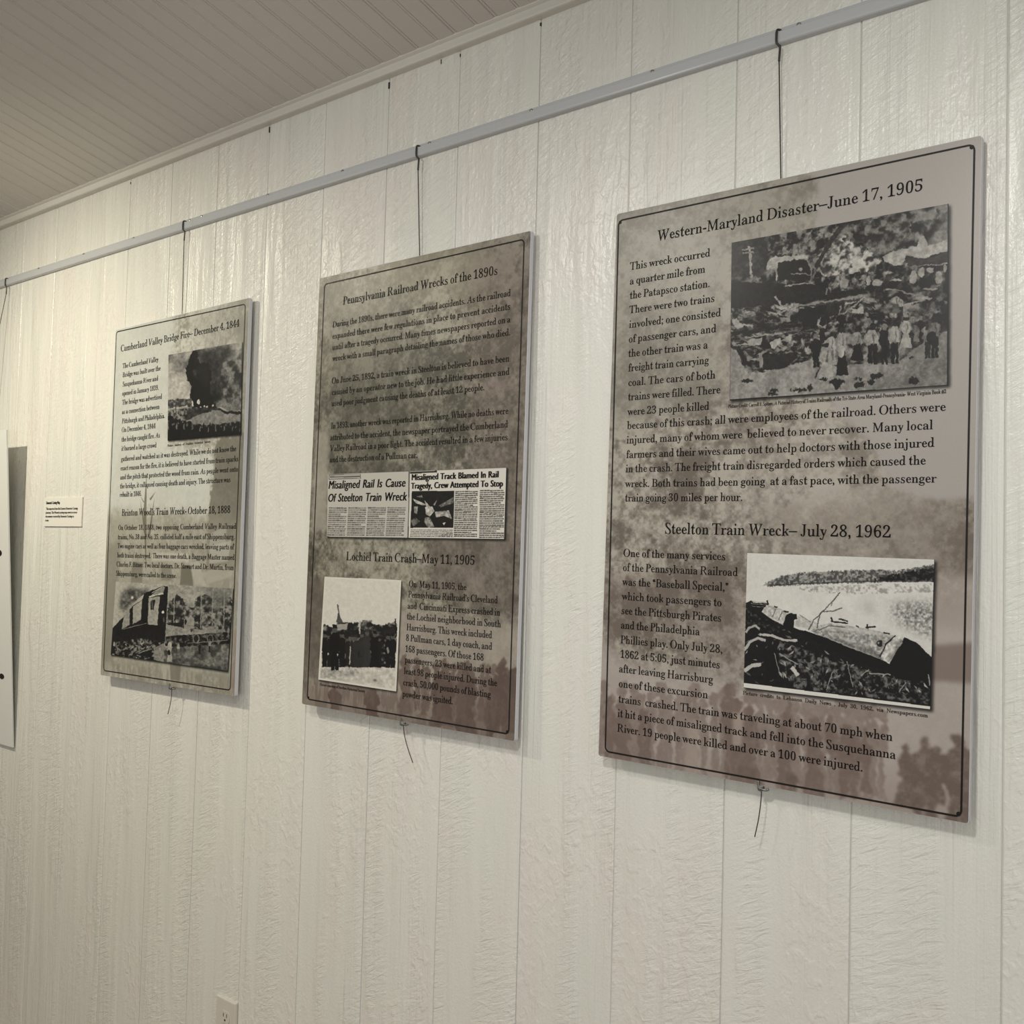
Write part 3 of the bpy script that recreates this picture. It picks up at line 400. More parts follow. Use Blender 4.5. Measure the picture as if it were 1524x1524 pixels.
(0, 112, 514, [[[25, -207, 25, -177, 42, -176, 67, -164, 101, -125, 93, -146, 95, -95, 93, 326, 80, 362, 96, 355, 59, 382, 28, 389, 28, 416, 180, 416, 180, 331, 226, 390, 265, 414, 326, 425, 356, 415, 382, 404, 405, 388, 425, 368, 442, 345, 456, 317, 466, 285, 472, 251, 474, 214, 472, 174, 466, 137, 456, 103, 442, 73, 424, 48, 403, 26, 379, 10, 352, -2, 321, -10, 266, -3, 230, 16, 189, 57, 188, -87, 191, -132, 196, -141, 229, -168, 279, -177, 279, -207], [287, 38, 328, 50, 358, 86, 366, 109, 375, 154, 378, 207, 376, 259, 368, 302, 360, 326, 334, 362, 292, 373, 261, 366, 222, 335, 189, 283, 189, 128, 219, 74, 256, 45]]]),
(0, 113, 504, [[[247, -207, 247, -177, 281, -173, 318, -158, 311, -171, 334, -124, 337, 50, 285, 8, 244, -6, 201, -8, 170, 0, 144, 11, 120, 25, 99, 44, 82, 67, 68, 93, 58, 123, 51, 156, 49, 192, 52, 234, 59, 272, 72, 307, 89, 339, 110, 366, 136, 391, 167, 411, 201, 429, 241, 438, 284, 430, 324, 406, 370, 371, 452, 436, 431, 436, 431, -124, 431, -135, 436, -148, 471, -172, 501, -177, 501, -207], [241, 40, 266, 44, 303, 63, 309, 69, 335, 141, 337, 324, 338, 328, 289, 383, 251, 392, 204, 379, 169, 336, 160, 317, 149, 268, 145, 209, 147, 155, 156, 110, 165, 87, 195, 51]]]),
(0, 114, 398, [[[26, 0, 26, 27, 55, 32, 87, 51, 96, 69, 95, 75, 95, 338, 91, 369, 93, 362, 57, 384, 28, 388, 29, 416, 185, 416, 185, 315, 237, 371, 276, 388, 307, 403, 332, 408, 361, 404, 378, 394, 412, 343, 409, 356, 405, 333, 393, 314, 415, 328, 348, 317, 333, 319, 323, 325, 305, 345, 303, 347, 281, 352, 255, 343, 223, 311, 204, 296, 190, 258, 193, 75, 217, 32, 209, 44, 246, 30, 279, 27, 279, 0]]]),
(0, 115, 399, [[[214, -18, 186, -16, 155, -8, 122, 6, 57, 20, 110, 36, 77, -13, 53, -13, 53, 141, 80, 141, 88, 107, 99, 74, 121, 51, 157, 32, 201, 23, 233, 27, 258, 40, 275, 62, 281, 91, 266, 130, 230, 156, 160, 190, 119, 213, 92, 238, 78, 262, 72, 296, 74, 327, 81, 357, 97, 385, 123, 409, 157, 430, 200, 439, 235, 433, 282, 416, 292, 410, 330, 403, 293, 391, 305, 407, 342, 407, 342, 317, 310, 317, 304, 340, 295, 358, 249, 386, 209, 393, 180, 389, 159, 378, 144, 359, 139, 334, 144, 311, 155, 295, 198, 268, 262, 238, 301, 215, 325, 193, 339, 164, 347, 126, 347, 89, 337, 57, 318, 28, 291, 5, 256, -12]]]),
(0, 116, 316, [[[175, -14, 126, -7, 130, -9, 95, 55, 89, 96, 89, 374, 29, 374, 29, 401, 126, 533, 187, 644, 196, 644, 196, 417, 294, 417, 294, 372, 184, 372, 184, 109, 190, 70, 201, 58, 228, 52, 261, 65, 281, 94, 314, 78, 293, 43, 230, -2]]]),
(0, 117, 519, [[[185, -15, 146, -11, 167, -20, 105, 40, 95, 57, 88, 89, 85, 130, 85, 332, 74, 360, 56, 376, 47, 383, 16, 389, 16, 416, 180, 416, 180, 99, 184, 78, 191, 66, 213, 51, 238, 47, 320, 68, 343, 89, 344, 332, 340, 365, 342, 358, 302, 384, 268, 389, 268, 416, 437, 416, 439, 94, 461, 68, 467, 55, 476, 50, 509, 45, 509, 13, 454, 12, 389, 14, 323, 7, 323, 47, 299, 24, 263, 6, 225, -8]]]),
(0, 118, 424, [[[221, -15, 72, 339, 73, 340, 24, 382, -4, 388, -4, 416, 232, 416, 232, 388, 221, 389, 177, 380, 164, 354, 166, 353, 249, 143, 331, 339, 343, 379, 343, 379, 288, 389, 288, 401, 431, 401, 431, 390, 397, 378, 394, 375, 370, 325, 230, -15]]]),
(0, 119, 602, [[[193, -15, 41, 361, 38, 356, 5, 381, -15, 388, -15, 416, 196, 416, 196, 388, 162, 381, 164, 383, 150, 368, 144, 352, 151, 332, 223, 150, 309, 348, 301, 362, 292, 370, 260, 386, 238, 389, 238, 416, 457, 416, 457, 388, 414, 378, 399, 353, 399, 358, 403, 346, 463, 167, 538, 344, 548, 381, 549, 375, 544, 380, 522, 385, 522, 401, 611, 401, 611, 385, 607, 384, 575, 357, 581, 346, 430, -15, 435, -15, 330, 298, 198, -15]]]),
(0, 120, 442, [[[7, 7, 7, 25, 34, 33, 66, 45, 87, 76, 184, 200, 74, 361, 55, 369, 6, 389, 6, 416, 238, 416, 238, 389, 200, 383, 184, 361, 195, 340, 246, 264, 314, 346, 329, 366, 339, 403, 350, 364, 326, 383, 284, 389, 284, 410, 440, 410, 440, 391, 414, 385, 382, 372, 359, 340, 270, 230, 398, 40, 411, 44, 435, 30, 451, 27, 451, 0, 219, 0, 219, 27, 256, 32, 289, 57, 284, 39, 276, 64, 260, 88, 208, 165, 140, 80, 126, 61, 117, 33, 116, 35, 163, 25, 166, 26, 166, 7]]]),
(0, 121, 416, [[[75, -188, 44, -182, 23, -169, 10, -149, 6, -126, 17, -61, 7, -79, -14, -96, 54, -82, 69, -84, 81, -92, 88, -102, 90, -115, 90, -120, 89, -128, 94, -141, 116, -148, 135, -138, 158, -108, 179, -65, 204, 26, 69, 343, 51, 376, 38, 372, 14, 385, -4, 388, -7, 416, 229, 416, 229, 388, 186, 382, 184, 379, 170, 315, 164, 353, 171, 338, 251, 138, 323, 324, 332, 349, 338, 385, 340, 373, 330, 382, 308, 385, 308, 398, 403, 398, 403, 383, 398, 382, 392, 376, 367, 325, 230, -36, 187, -144, 161, -176, 180, -158, 102, -184]]]),
(0, 122, 405, [[[18, -4, 18, -20, 258, 381, 182, 382, 125, 375, 98, 363, 89, 352, 73, 309, 38, 309, 45, 422, 389, 422, 389, 433, 157, 37, 216, 36, 256, 38, 290, 44, 318, 55, 337, 77, 350, 109, 363, 144, 390, 144, 378, -4]]]),
(0, 48, 520, [[[258, -6, 207, 1, 166, 20, 133, 46, 108, 79, 88, 119, 73, 166, 63, 221, 57, 281, 54, 348, 57, 415, 63, 475, 73, 529, 88, 576, 108, 615, 133, 647, 166, 673, 207, 692, 259, 698, 307, 692, 347, 674, 379, 648, 405, 615, 425, 576, 440, 529, 451, 474, 458, 414, 460, 347, 458, 281, 451, 220, 440, 166, 425, 119, 405, 79, 379, 45, 347, 19, 306, 1], [258, 49, 298, 61, 328, 95, 346, 129, 363, 347, 346, 565, 328, 598, 299, 632, 259, 643, 217, 632, 186, 597, 169, 565, 151, 347, 169, 128, 186, 96, 216, 61]]]),
(0, 49, 520, [[[89, 0, 89, 51, 165, 51, 195, 56, 196, 56, 231, 137, 232, 114, 232, 633, 144, 532, 116, 515, 95, 510, 53, 520, 54, 519, 69, 491, 64, 572, 103, 589, 182, 644, 245, 696, 326, 696, 327, 114, 350, 88, 362, 54, 359, 57, 395, 51, 469, 51, 469, 0]]]),
(0, 50, 520, [[[32, 13, 32, 96, 171, 244, 262, 350, 322, 469, 331, 535, 328, 572, 312, 609, 279, 637, 237, 646, 185, 632, 151, 591, 145, 573, 142, 528, 143, 477, 106, 481, 69, 497, 69, 497, 55, 572, 59, 597, 72, 622, 97, 648, 132, 670, 161, 685, 196, 696, 238, 699, 300, 690, 347, 667, 382, 641, 408, 612, 422, 581, 427, 540, 417, 478, 387, 414, 321, 323, 209, 202, 102, 93, 334, 93, 381, 100, 380, 99, 396, 119, 414, 172, 420, 204, 472, 204, 468, 13]]]),
(0, 51, 520, [[[223, -5, 181, -3, 144, 4, 114, 15, 78, 34, 55, 57, 41, 81, 37, 104, 48, 161, 49, 163, 75, 178, 101, 182, 101, 143, 109, 108, 123, 88, 162, 63, 217, 54, 247, 57, 276, 65, 317, 93, 338, 123, 347, 148, 353, 201, 346, 241, 327, 274, 300, 299, 270, 323, 233, 333, 188, 331, 131, 330, 131, 386, 192, 385, 230, 385, 237, 382, 285, 424, 307, 451, 324, 487, 330, 531, 323, 582, 312, 602, 277, 636, 233, 646, 193, 638, 161, 613, 152, 603, 142, 568, 137, 494, 118, 495, 88, 502, 64, 514, 67, 510, 53, 582, 56, 602, 69, 624, 95, 649, 129, 673, 176, 692, 236, 699, 296, 690, 343, 667, 379, 642, 407, 612, 421, 583, 427, 544, 423, 509, 412, 478, 393, 450, 369, 423, 341, 397, 281, 366, 377, 330, 404, 303, 429, 275, 440, 256, 447, 231, 450, 200, 448, 166, 442, 136, 433, 112, 412, 79, 368, 39, 313, 10]]]),
(0, 52, 520, [[[166, 0, 166, 51, 191, 51, 221, 53, 268, 69, 287, 93, 289, 120, 288, 184, 12, 184, 12, 238, 274, 693, 381, 693, 381, 241, 497, 241, 497, 184, 380, 184, 379, 120, 381, 93, 400, 69, 447, 53, 477, 51, 489, 51, 489, 0], [73, 241, 288, 241, 287, 414, 288, 506, 296, 649, 259, 569, 237, 528, 215, 488, 200, 461]]]),
(0, 53, 520, [[[225, -5, 183, -3, 147, 3, 118, 14, 84, 34, 63, 57, 51, 82, 47, 107, 55, 156, 57, 158, 81, 170, 104, 174, 116, 108, 126, 90, 141, 74, 172, 59, 212, 54, 242, 57, 280, 71, 312, 97, 325, 113, 342, 157, 347, 213, 342, 262, 326, 301, 314, 317, 271, 348, 238, 357, 200, 360, 142, 353, 98, 340, 60, 355, 88, 679, 433, 679, 437, 516, 387, 516, 381, 550, 360, 602, 370, 595, 335, 599, 140, 599, 124, 403, 173, 414, 230, 417, 295, 407, 348, 384, 389, 354, 418, 319, 438, 271, 444, 212, 441, 177, 435, 145, 426, 118, 404, 83, 379, 52, 306, 11]]]),
(0, 54, 520, [[[269, -6, 227, 0, 189, 14, 157, 36, 128, 64, 105, 99, 86, 141, 72, 192, 64, 251, 48, 320, 61, 469, 85, 509, 99, 548, 117, 584, 138, 616, 162, 643, 191, 667, 224, 685, 262, 697, 304, 700, 340, 694, 369, 682, 391, 670, 418, 654, 439, 633, 446, 618, 448, 602, 432, 530, 442, 543, 408, 526, 369, 521, 365, 582, 354, 617, 328, 640, 296, 647, 255, 638, 220, 611, 199, 583, 177, 532, 161, 467, 153, 379, 220, 413, 298, 421, 347, 409, 387, 387, 419, 359, 443, 323, 457, 278, 462, 224, 457, 163, 442, 111, 417, 66, 368, 22, 332, 4], [273, 50, 316, 63, 346, 99, 355, 119, 365, 162, 369, 214, 366, 265, 356, 306, 347, 322, 313, 357, 271, 368, 238, 363, 211, 351, 152, 304, 156, 233, 168, 163, 188, 111, 205, 87, 236, 60]]]),
(0, 55, 520, [[[161, 10, 407, 600, 144, 600, 118, 592, 100, 551, 93, 489, 66, 489, 70, 679, 484, 679, 484, 656, 230, 10]]]),
(0, 56, 520, [[[251, -8, 204, -3, 163, 9, 130, 26, 103, 46, 82, 68, 66, 92, 55, 119, 48, 147, 46, 176, 49, 212, 60, 241, 77, 267, 101, 293, 130, 320, 184, 354, 138, 387, 113, 412, 94, 438, 80, 465, 71, 494, 68, 525, 72, 565, 86, 603, 99, 624, 118, 645, 142, 664, 173, 683, 214, 696, 262, 700, 321, 692, 366, 671, 400, 644, 423, 611, 437, 575, 442, 532, 439, 500, 429, 474, 396, 430, 313, 370, 376, 333, 412, 304, 437, 276, 454, 247, 464, 217, 468, 184, 462, 132, 442, 87, 415, 53, 374, 21, 319, 0], [278, 408, 309, 430, 345, 475, 352, 489, 358, 536, 350, 580, 329, 617, 318, 626, 291, 642, 255, 648, 213, 638, 179, 606, 163, 570, 159, 537, 165, 493, 186, 455, 231, 427], [255, 44, 307, 54, 349, 87, 372, 128, 378, 172, 371, 213, 339, 257, 310, 280, 276, 306, 243, 327, 193, 290, 163, 263, 141, 223, 134, 173, 138, 134, 152, 101, 163, 87, 203, 55]]]),
(0, 57, 520, [[[209, -6, 160, -2, 123, 11, 96, 29, 78, 51, 67, 75, 64, 100, 65, 109, 86, 151, 83, 148, 101, 155, 116, 113, 136, 79, 165, 57, 218, 47, 296, 84, 345, 188, 365, 355, 320, 307, 290, 287, 254, 276, 213, 275, 166, 285, 128, 305, 96, 332, 72, 367, 58, 412, 53, 468, 55, 509, 62, 547, 74, 582, 90, 612, 111, 639, 136, 662, 167, 680, 202, 693, 243, 698, 285, 694, 323, 680, 356, 660, 385, 632, 408, 598, 428, 556, 442, 506, 451, 446, 454, 377, 440, 229, 430, 187, 416, 148, 399, 112, 378, 80, 354, 52, 326, 28, 292, 10, 253, -2], [241, 333, 275, 338, 307, 355, 339, 368, 363, 385, 358, 479, 347, 540, 328, 587, 312, 609, 282, 633, 247, 642, 201, 628, 168, 589, 159, 569, 149, 525, 145, 472, 154, 402, 186, 350]]]),
(0, 46, 219, [[[109, 111, 79, 103, 57, 81, 49, 51, 57, 21, 79, -1, 109, -9, 139, -1, 161, 21, 169, 51, 161, 81, 139, 103]]]),
(0, 44, 219, [[[59, -118, 124, -84, 163, -32, 176, 26, 167, 77, 143, 111, 105, 123, 75, 116, 54, 95, 46, 66, 60, 26, 95, 10, 97, -29, 85, -69, 59, -99]]]),
(0, 59, 219, [[[61, -115, 123, -82, 162, -30, 175, 38, 167, 85, 144, 118, 108, 131, 77, 124, 56, 104, 48, 70, 63, 30, 101, 11, 101, -27, 90, -62, 61, -96]], [[169, 398, 161, 428, 139, 450, 109, 458, 79, 450, 57, 428, 49, 398, 57, 368, 79, 346, 109, 338, 139, 346, 161, 368]]]),
(0, 58, 219, [[[109, 458, 79, 450, 57, 428, 49, 398, 57, 368, 79, 346, 109, 338, 139, 346, 161, 368, 169, 398, 161, 428, 139, 450]], [[109, 111, 79, 103, 57, 81, 49, 51, 57, 21, 79, -1, 109, -9, 139, -1, 161, 21, 169, 51, 161, 81, 139, 103]]]),
(0, 45, 323, [[[283, 267, 40, 267, 40, 174, 283, 174]]]),
(0, 8211, 500, [[[509, 285, -9, 285, -9, 221, 509, 221]]]),
(0, 47, 281, [[[8, -9, 78, -9, 274, 691, 204, 691]]]),
(0, 35, 584, [[[196, 617, 155, 422, 1, 422, 1, 353, 141, 353, 105, 183, 1, 183, 1, 114, 91, 114, 50, -81, 122, -81, 163, 114, 357, 114, 316, -81, 388, -81, 429, 114, 584, 114, 584, 183, 443, 183, 479, 353, 584, 353, 584, 422, 493, 422, 534, 617, 462, 617, 421, 422, 227, 422, 268, 617], [213, 353, 407, 353, 371, 183, 177, 183]]]),
(0, 40, 323, [[[167, 232, 183, 404, 231, 557, 311, 694, 258, 694, 155, 559, 88, 400, 64, 232, 88, 64, 155, -95, 258, -230, 311, -230, 231, -93, 183, 60]]]),
(0, 41, 323, [[[156, 232, 140, 60, 92, -93, 12, -230, 65, -230, 168, -95, 235, 64, 259, 232, 235, 400, 168, 559, 65, 694, 12, 694, 92, 557, 140, 404]]]),
(0, 8217, 197, [[[59, 439, 124, 473, 163, 525, 176, 583, 167, 634, 143, 668, 105, 680, 75, 673, 54, 652, 46, 623, 60, 583, 95, 567, 97, 528, 85, 488, 59, 458]]]),
(0, 8221, 307, [[[59, 439, 124, 473, 163, 525, 176, 583, 167, 634, 143, 668, 105, 680, 75, 673, 54, 652, 46, 623, 60, 583, 95, 567, 97, 528, 85, 488, 59, 458]], [[169, 439, 234, 473, 273, 525, 286, 583, 277, 634, 253, 668, 215, 680, 185, 673, 164, 652, 156, 623, 170, 583, 205, 567, 207, 528, 195, 488, 169, 458]]]),
(0, 8220, 307, [[[137, 680, 72, 646, 33, 594, 20, 536, 29, 485, 53, 451, 91, 439, 121, 446, 142, 467, 150, 496, 136, 536, 101, 552, 99, 591, 111, 631, 137, 661]], [[247, 680, 182, 646, 143, 594, 130, 536, 139, 485, 163, 451, 201, 439, 231, 446, 252, 467, 260, 496, 246, 536, 211, 552, 209, 591, 221, 631, 247, 661]]]),
(1, 44, 241, [[[59, -118, 124, -84, 163, -32, 176, 26, 167, 77, 143, 111, 105, 123, 75, 116, 54, 95, 46, 66, 60, 26, 95, 10, 97, -29, 85, -69, 59, -99]]]),
(1, 46, 241, [[[109, 111, 79, 103, 57, 81, 49, 51, 57, 21, 79, -1, 109, -9, 139, -1, 161, 21, 169, 51, 161, 81, 139, 103]]]),
(1, 65, 689, [[[362, 686, 293, 686, 0, 0, 100, 0, 186, 201, 476, 201, 567, 0, 667, 0], [326, 536, 436, 289, 224, 289]]]),
(1, 66, 585, [[[75, 0, 309, 0, 446, 29, 520, 97, 543, 182, 523, 265, 467, 326, 379, 360, 438, 397, 472, 445, 483, 508, 461, 591, 393, 656, 273, 682, 75, 682], [173, 594, 263, 594, 334, 581, 371, 546, 382, 499, 366, 438, 318, 402, 238, 390, 173, 390], [173, 302, 291, 302, 376, 288, 426, 251, 442, 196, 430, 145, 385, 105, 296, 88, 173, 88]]]),
(1, 67, 730, [[[656, 635, 570, 667, 493, 685, 422, 691, 229, 644, 97, 517, 48, 331, 87, 179, 207, 47, 416, -9, 513, -1, 593, 20, 663, 51, 663, 158, 584, 116, 504, 90, 425, 81, 281, 114, 184, 205, 149, 340, 185, 474, 281, 567, 421, 601, 498, 593, 575, 570, 656, 530]]]),
(1, 70, 491, [[[440, 682, 76, 682, 76, 0, 174, 0, 174, 317, 440, 317, 440, 405, 174, 405, 174, 594, 440, 594]]]),
(1, 73, 272, [[[174, 682, 76, 682, 76, 0, 174, 0]]]),
(1, 77, 803, [[[709, 682, 618, 682, 391, 402, 165, 682, 73, 682, 73, 0, 171, 0, 171, 531, 383, 267, 399, 267, 609, 531, 611, 0, 709, 0]]]),
(1, 78, 803, [[[706, 682, 614, 682, 614, 154, 152, 682, 74, 682, 74, 0, 166, 0, 166, 525, 622, 0, 706, 0]]]),
(1, 79, 845, [[[45, 341, 90, 168, 216, 41, 409, -9, 607, 41, 734, 168, 778, 341, 733, 516, 606, 642, 411, 691, 218, 642, 91, 516], [146, 341, 181, 475, 275, 567, 411, 601, 548, 567, 642, 475, 677, 341, 642, 207, 548, 115, 411, 81, 275, 115, 181, 207]]]),
(1, 82, 626, [[[77, 682, 77, 0, 175, 0, 175, 296, 216, 296, 265, 287, 321, 243, 397, 140, 487, 0, 604, 0, 511, 135, 462, 213, 414, 276, 359, 324, 421, 363, 460, 419, 473, 491, 446, 593, 368, 659, 249, 682], [175, 598, 238, 598, 315, 586, 358, 550, 372, 495, 361, 441, 320, 400, 238, 384, 175, 384]]]),
(1, 83, 480, [[[399, 643, 350, 670, 299, 686, 247, 691, 138, 668, 66, 606, 40, 509, 116, 368, 259, 275, 335, 165, 323, 126, 287, 93, 224, 79, 159, 90, 98, 124, 44, 178, 44, 54, 102, 19, 165, -2, 235, -9, 333, 15, 401, 80, 426, 176, 350, 333, 207, 422, 131, 522, 145, 564, 183, 593, 239, 603, 288, 597, 342, 575, 399, 532]]]),
(1, 84, 626, [[[587, 682, 17, 682, 17, 594, 253, 594, 253, 0, 351, 0, 351, 594, 587, 594]]]),
(1, 87, 1064, [[[1041, 682, 944, 682, 758, 212, 568, 682, 475, 682, 286, 212, 98, 682, 0, 682, 276, -6, 295, -6, 521, 552, 745, -6, 764, -6]]]),
(1, 97, 449, [[[411, 80, 383, 62, 364, 56, 351, 61, 347, 79, 347, 310, 325, 394, 267, 442, 184, 458, 124, 451, 75, 431, 35, 397, 35, 300, 80, 342, 128, 366, 177, 374, 222, 366, 249, 340, 258, 295, 258, 271, 179, 243, 107, 214, 50, 172, 26, 101, 40, 47, 78, 7, 136, -9, 177, -4, 217, 11, 257, 37, 279, 2, 325, -9, 363, -2, 411, 26], [258, 91, 221, 64, 180, 54, 147, 62, 124, 84, 116, 117, 136, 162, 187, 195, 258, 222]]]),
(1, 99, 460, [[[393, 427, 352, 443, 310, 454, 263, 458, 145, 428, 68, 345, 41, 216, 70, 99, 150, 20, 269, -9, 318, -5, 365, 4, 403, 17, 403, 105, 361, 88, 322, 78, 284, 75, 204, 93, 151, 144, 132, 224, 150, 304, 197, 357, 269, 376, 307, 372, 347, 359, 393, 332]]]),
(1, 100, 532, [[[451, 682, 362, 682, 362, 440, 313, 454, 268, 458, 152, 429, 73, 351, 44, 235, 71, 110, 146, 29, 262, 0, 451, 0], [362, 75, 272, 75, 191, 94, 148, 147, 135, 222, 153, 304, 203, 358, 279, 378, 321, 374, 362, 361]]]),
(1, 101, 501, [[[438, 130, 386, 101, 334, 82, 281, 76, 207, 91, 156, 136, 130, 211, 446, 211, 422, 349, 354, 431, 251, 458, 141, 429, 68, 350, 41, 230, 66, 113, 140, 25, 259, -9, 327, -3, 384, 14, 438, 44], [132, 270, 154, 330, 194, 368, 253, 381, 308, 367, 343, 329, 358, 270]]]),
(1, 102, 272, [[[296, 682, 226, 691, 172, 679, 129, 648, 98, 609, 79, 556, 72, 482, 72, 449, 9, 449, 9, 369, 72, 369, 72, 0, 161, 0, 161, 369, 242, 369, 242, 449, 161, 449, 161, 492, 170, 551, 199, 590, 256, 603, 296, 595]]]),
(1, 103, 449, [[[421, 449, 236, 449, 131, 430, 64, 377, 40, 294, 46, 248, 64, 210, 96, 178, 139, 153, 101, 136, 77, 114, 68, 87, 79, 58, 113, 30, 49, 4, 12, -37, 0, -94, 27, -164, 100, -212, 207, -230, 321, -213, 394, -164, 419, -87, 407, -34, 365, 10, 289, 38, 213, 55, 168, 74, 152, 96, 186, 127, 260, 142, 334, 181, 354, 208, 370, 244, 376, 282, 372, 317, 357, 347, 329, 380, 421, 380], [296, 293, 285, 249, 255, 220, 210, 209, 163, 219, 131, 248, 120, 291, 132, 332, 164, 361, 209, 372, 252, 361, 284, 333], [333, -94, 318, -129, 276, -151, 209, -159, 141, -151, 98, -128, 84, -90, 97, -55, 133, -31, 186, -22, 249, -28, 307, -50]]]),
(1, 105, 241, [[[154, 449, 65, 449, 65, 0, 154, 0]], [[163, 585, 147, 622, 110, 638, 73, 622, 57, 585, 73, 548, 110, 532, 147, 548]]]),
(1, 107, 501, [[[460, 449, 354, 449, 155, 229, 380, 0, 500, 0, 268, 229]], [[151, 682, 62, 682, 62, 0, 151, 0]]]),
(1, 108, 241, [[[154, 682, 65, 682, 65, 0, 154, 0]]]),
(1, 109, 793, [[[59, 449, 59, 0, 148, 0, 148, 326, 183, 360, 219, 378, 260, 383, 301, 372, 330, 338, 341, 279, 341, 0, 430, 0, 430, 326, 464, 355, 498, 376, 530, 383, 577, 371, 610, 335, 623, 278, 623, 0, 712, 0, 712, 282, 694, 375, 642, 436, 563, 458, 504, 447, 455, 418, 413, 377, 378, 422, 332, 449, 279, 458, 237, 451, 193, 428, 148, 390, 148, 449]]]),
(1, 110, 522, [[[150, 449, 61, 449, 61, 0, 150, 0, 150, 322, 189, 360, 225, 381, 262, 387, 309, 373, 339, 336, 350, 278, 350, 0, 439, 0, 439, 277, 418, 379, 363, 438, 286, 458, 237, 450, 191, 427, 152, 390]]]),
(1, 111, 574, [[[273, 458, 152, 427, 68, 346, 36, 229, 67, 106, 150, 22, 273, -9, 400, 21, 485, 104, 516, 229, 484, 347, 399, 428], [272, 378, 351, 358, 405, 306, 425, 228, 406, 144, 353, 90, 272, 71, 196, 91, 145, 146, 127, 229, 146, 306, 197, 358]]]),
(1, 112, 522, [[[146, 11, 193, -4, 236, -9, 354, 21, 434, 101, 464, 221, 435, 346, 349, 423, 211, 449, 57, 449, 57, -230, 146, -230], [146, 369, 227, 369, 308, 352, 357, 301, 373, 222, 354, 144, 304, 91, 230, 71, 188, 76, 146, 91]]]),
(1, 114, 418, [[[69, 449, 69, 0, 158, 0, 158, 235, 173, 305, 212, 354, 267, 373, 306, 361, 350, 329, 397, 406, 361, 435, 326, 452, 290, 458, 248, 447, 204, 410, 160, 346, 158, 449]]]),
(1, 115, 407, [[[324, 421, 278, 442, 234, 454, 192, 458, 114, 443, 62, 401, 44, 336, 98, 240, 200, 177, 254, 120, 245, 93, 221, 76, 188, 69, 147, 75, 97, 95, 41, 128, 41, 32, 95, 8, 145, -5, 197, -9, 273, 8, 326, 54, 345, 123, 335, 165, 303, 205, 244, 249, 181, 288, 146, 317, 135, 339, 151, 369, 194, 380, 231, 375, 275, 360, 324, 333]]]),
(1, 116, 355, [[[167, 542, 0, 379, 0, 369, 78, 369, 78, 132, 94, 59, 143, 10, 224, -9, 258, -5, 297, 6, 332, 21, 332, 104, 297, 86, 263, 75, 231, 71, 203, 77, 178, 98, 167, 139, 167, 369, 309, 369, 309, 449, 167, 449]]]),
(1, 117, 522, [[[437, 0, 437, 449, 348, 449, 348, 128, 316, 93, 280, 72, 241, 65, 190, 77, 159, 110, 149, 164, 149, 449, 60, 449, 60, 170, 80, 73, 134, 12, 215, -9, 261, -1, 307, 22, 348, 57, 348, 0]]]),
(1, 119, 741, [[[393, 449, 327, 449, 213, 177, 95, 449, 0, 449, 200, -9, 228, -9, 360, 305, 493, -9, 521, -9, 719, 449, 624, 449, 507, 177]]]),
(1, 121, 460, [[[438, 449, 338, 449, 222, 196, 101, 449, 0, 449, 174, 96, 21, -230, 120, -230]]]),
]
# ------------------------------------------------------------------ printed pictures, painted here pixel by pixel
def homog(src, dst):
    A, B = [], []
    for (x, y), (u, v) in zip(src, dst):
        A.append([x, y, 1, 0, 0, 0, -u * x, -u * y]); B.append(u)
        A.append([0, 0, 0, x, y, 1, -v * x, -v * y]); B.append(v)
    h = np.linalg.solve(np.array(A, float), np.array(B, float)); return np.append(h, 1).reshape(3, 3)
def upsample(g, h, w):
    gy, gx = np.linspace(0, g.shape[0] - 1.001, h), np.linspace(0, g.shape[1] - 1.001, w)
    iy, ix = gy.astype(int), gx.astype(int); fy, fx = gy - iy, gx - ix
    fy, fx = fy * fy * (3 - 2 * fy), fx * fx * (3 - 2 * fx)
    a = g[iy] * (1 - fy)[:, None] + g[iy + 1] * fy[:, None]
    return a[:, ix] * (1 - fx) + a[:, ix + 1] * fx
def fbm(h, w, cell, octs=4, seed=0, gain=.55, ax=1.0, ay=1.0):
    """cell: size of the largest blob in pixels; result about 0..1"""
    r = np.random.RandomState(seed); out = np.zeros((h, w)); amp = 1; tot = 0
    for o in range(octs):
        gh, gw = max(2, int(h / (cell * ay)) + 2), max(2, int(w / (cell * ax)) + 2)
        out += amp * upsample(r.rand(gh, gw), h, w); tot += amp; amp *= gain; cell /= 2.0
        if cell < 1: break
    out /= tot; return np.clip((out - .5) * 1.9 + .5, 0, 1)
def blur(a, r):
    r = int(r)
    if r < 1: return a
    for _ in range(2):
        for ax in (0, 1):
            p = [(0, 0)] * a.ndim; p[ax] = (r + 1, r); c = np.cumsum(np.pad(a, p, mode='edge'), axis=ax)
            n = a.shape[ax]
            hi = np.take(c, range(2 * r + 1, 2 * r + 1 + n), axis=ax); lo = np.take(c, range(0, n), axis=ax); a = (hi - lo) / (2 * r + 1)
    return a
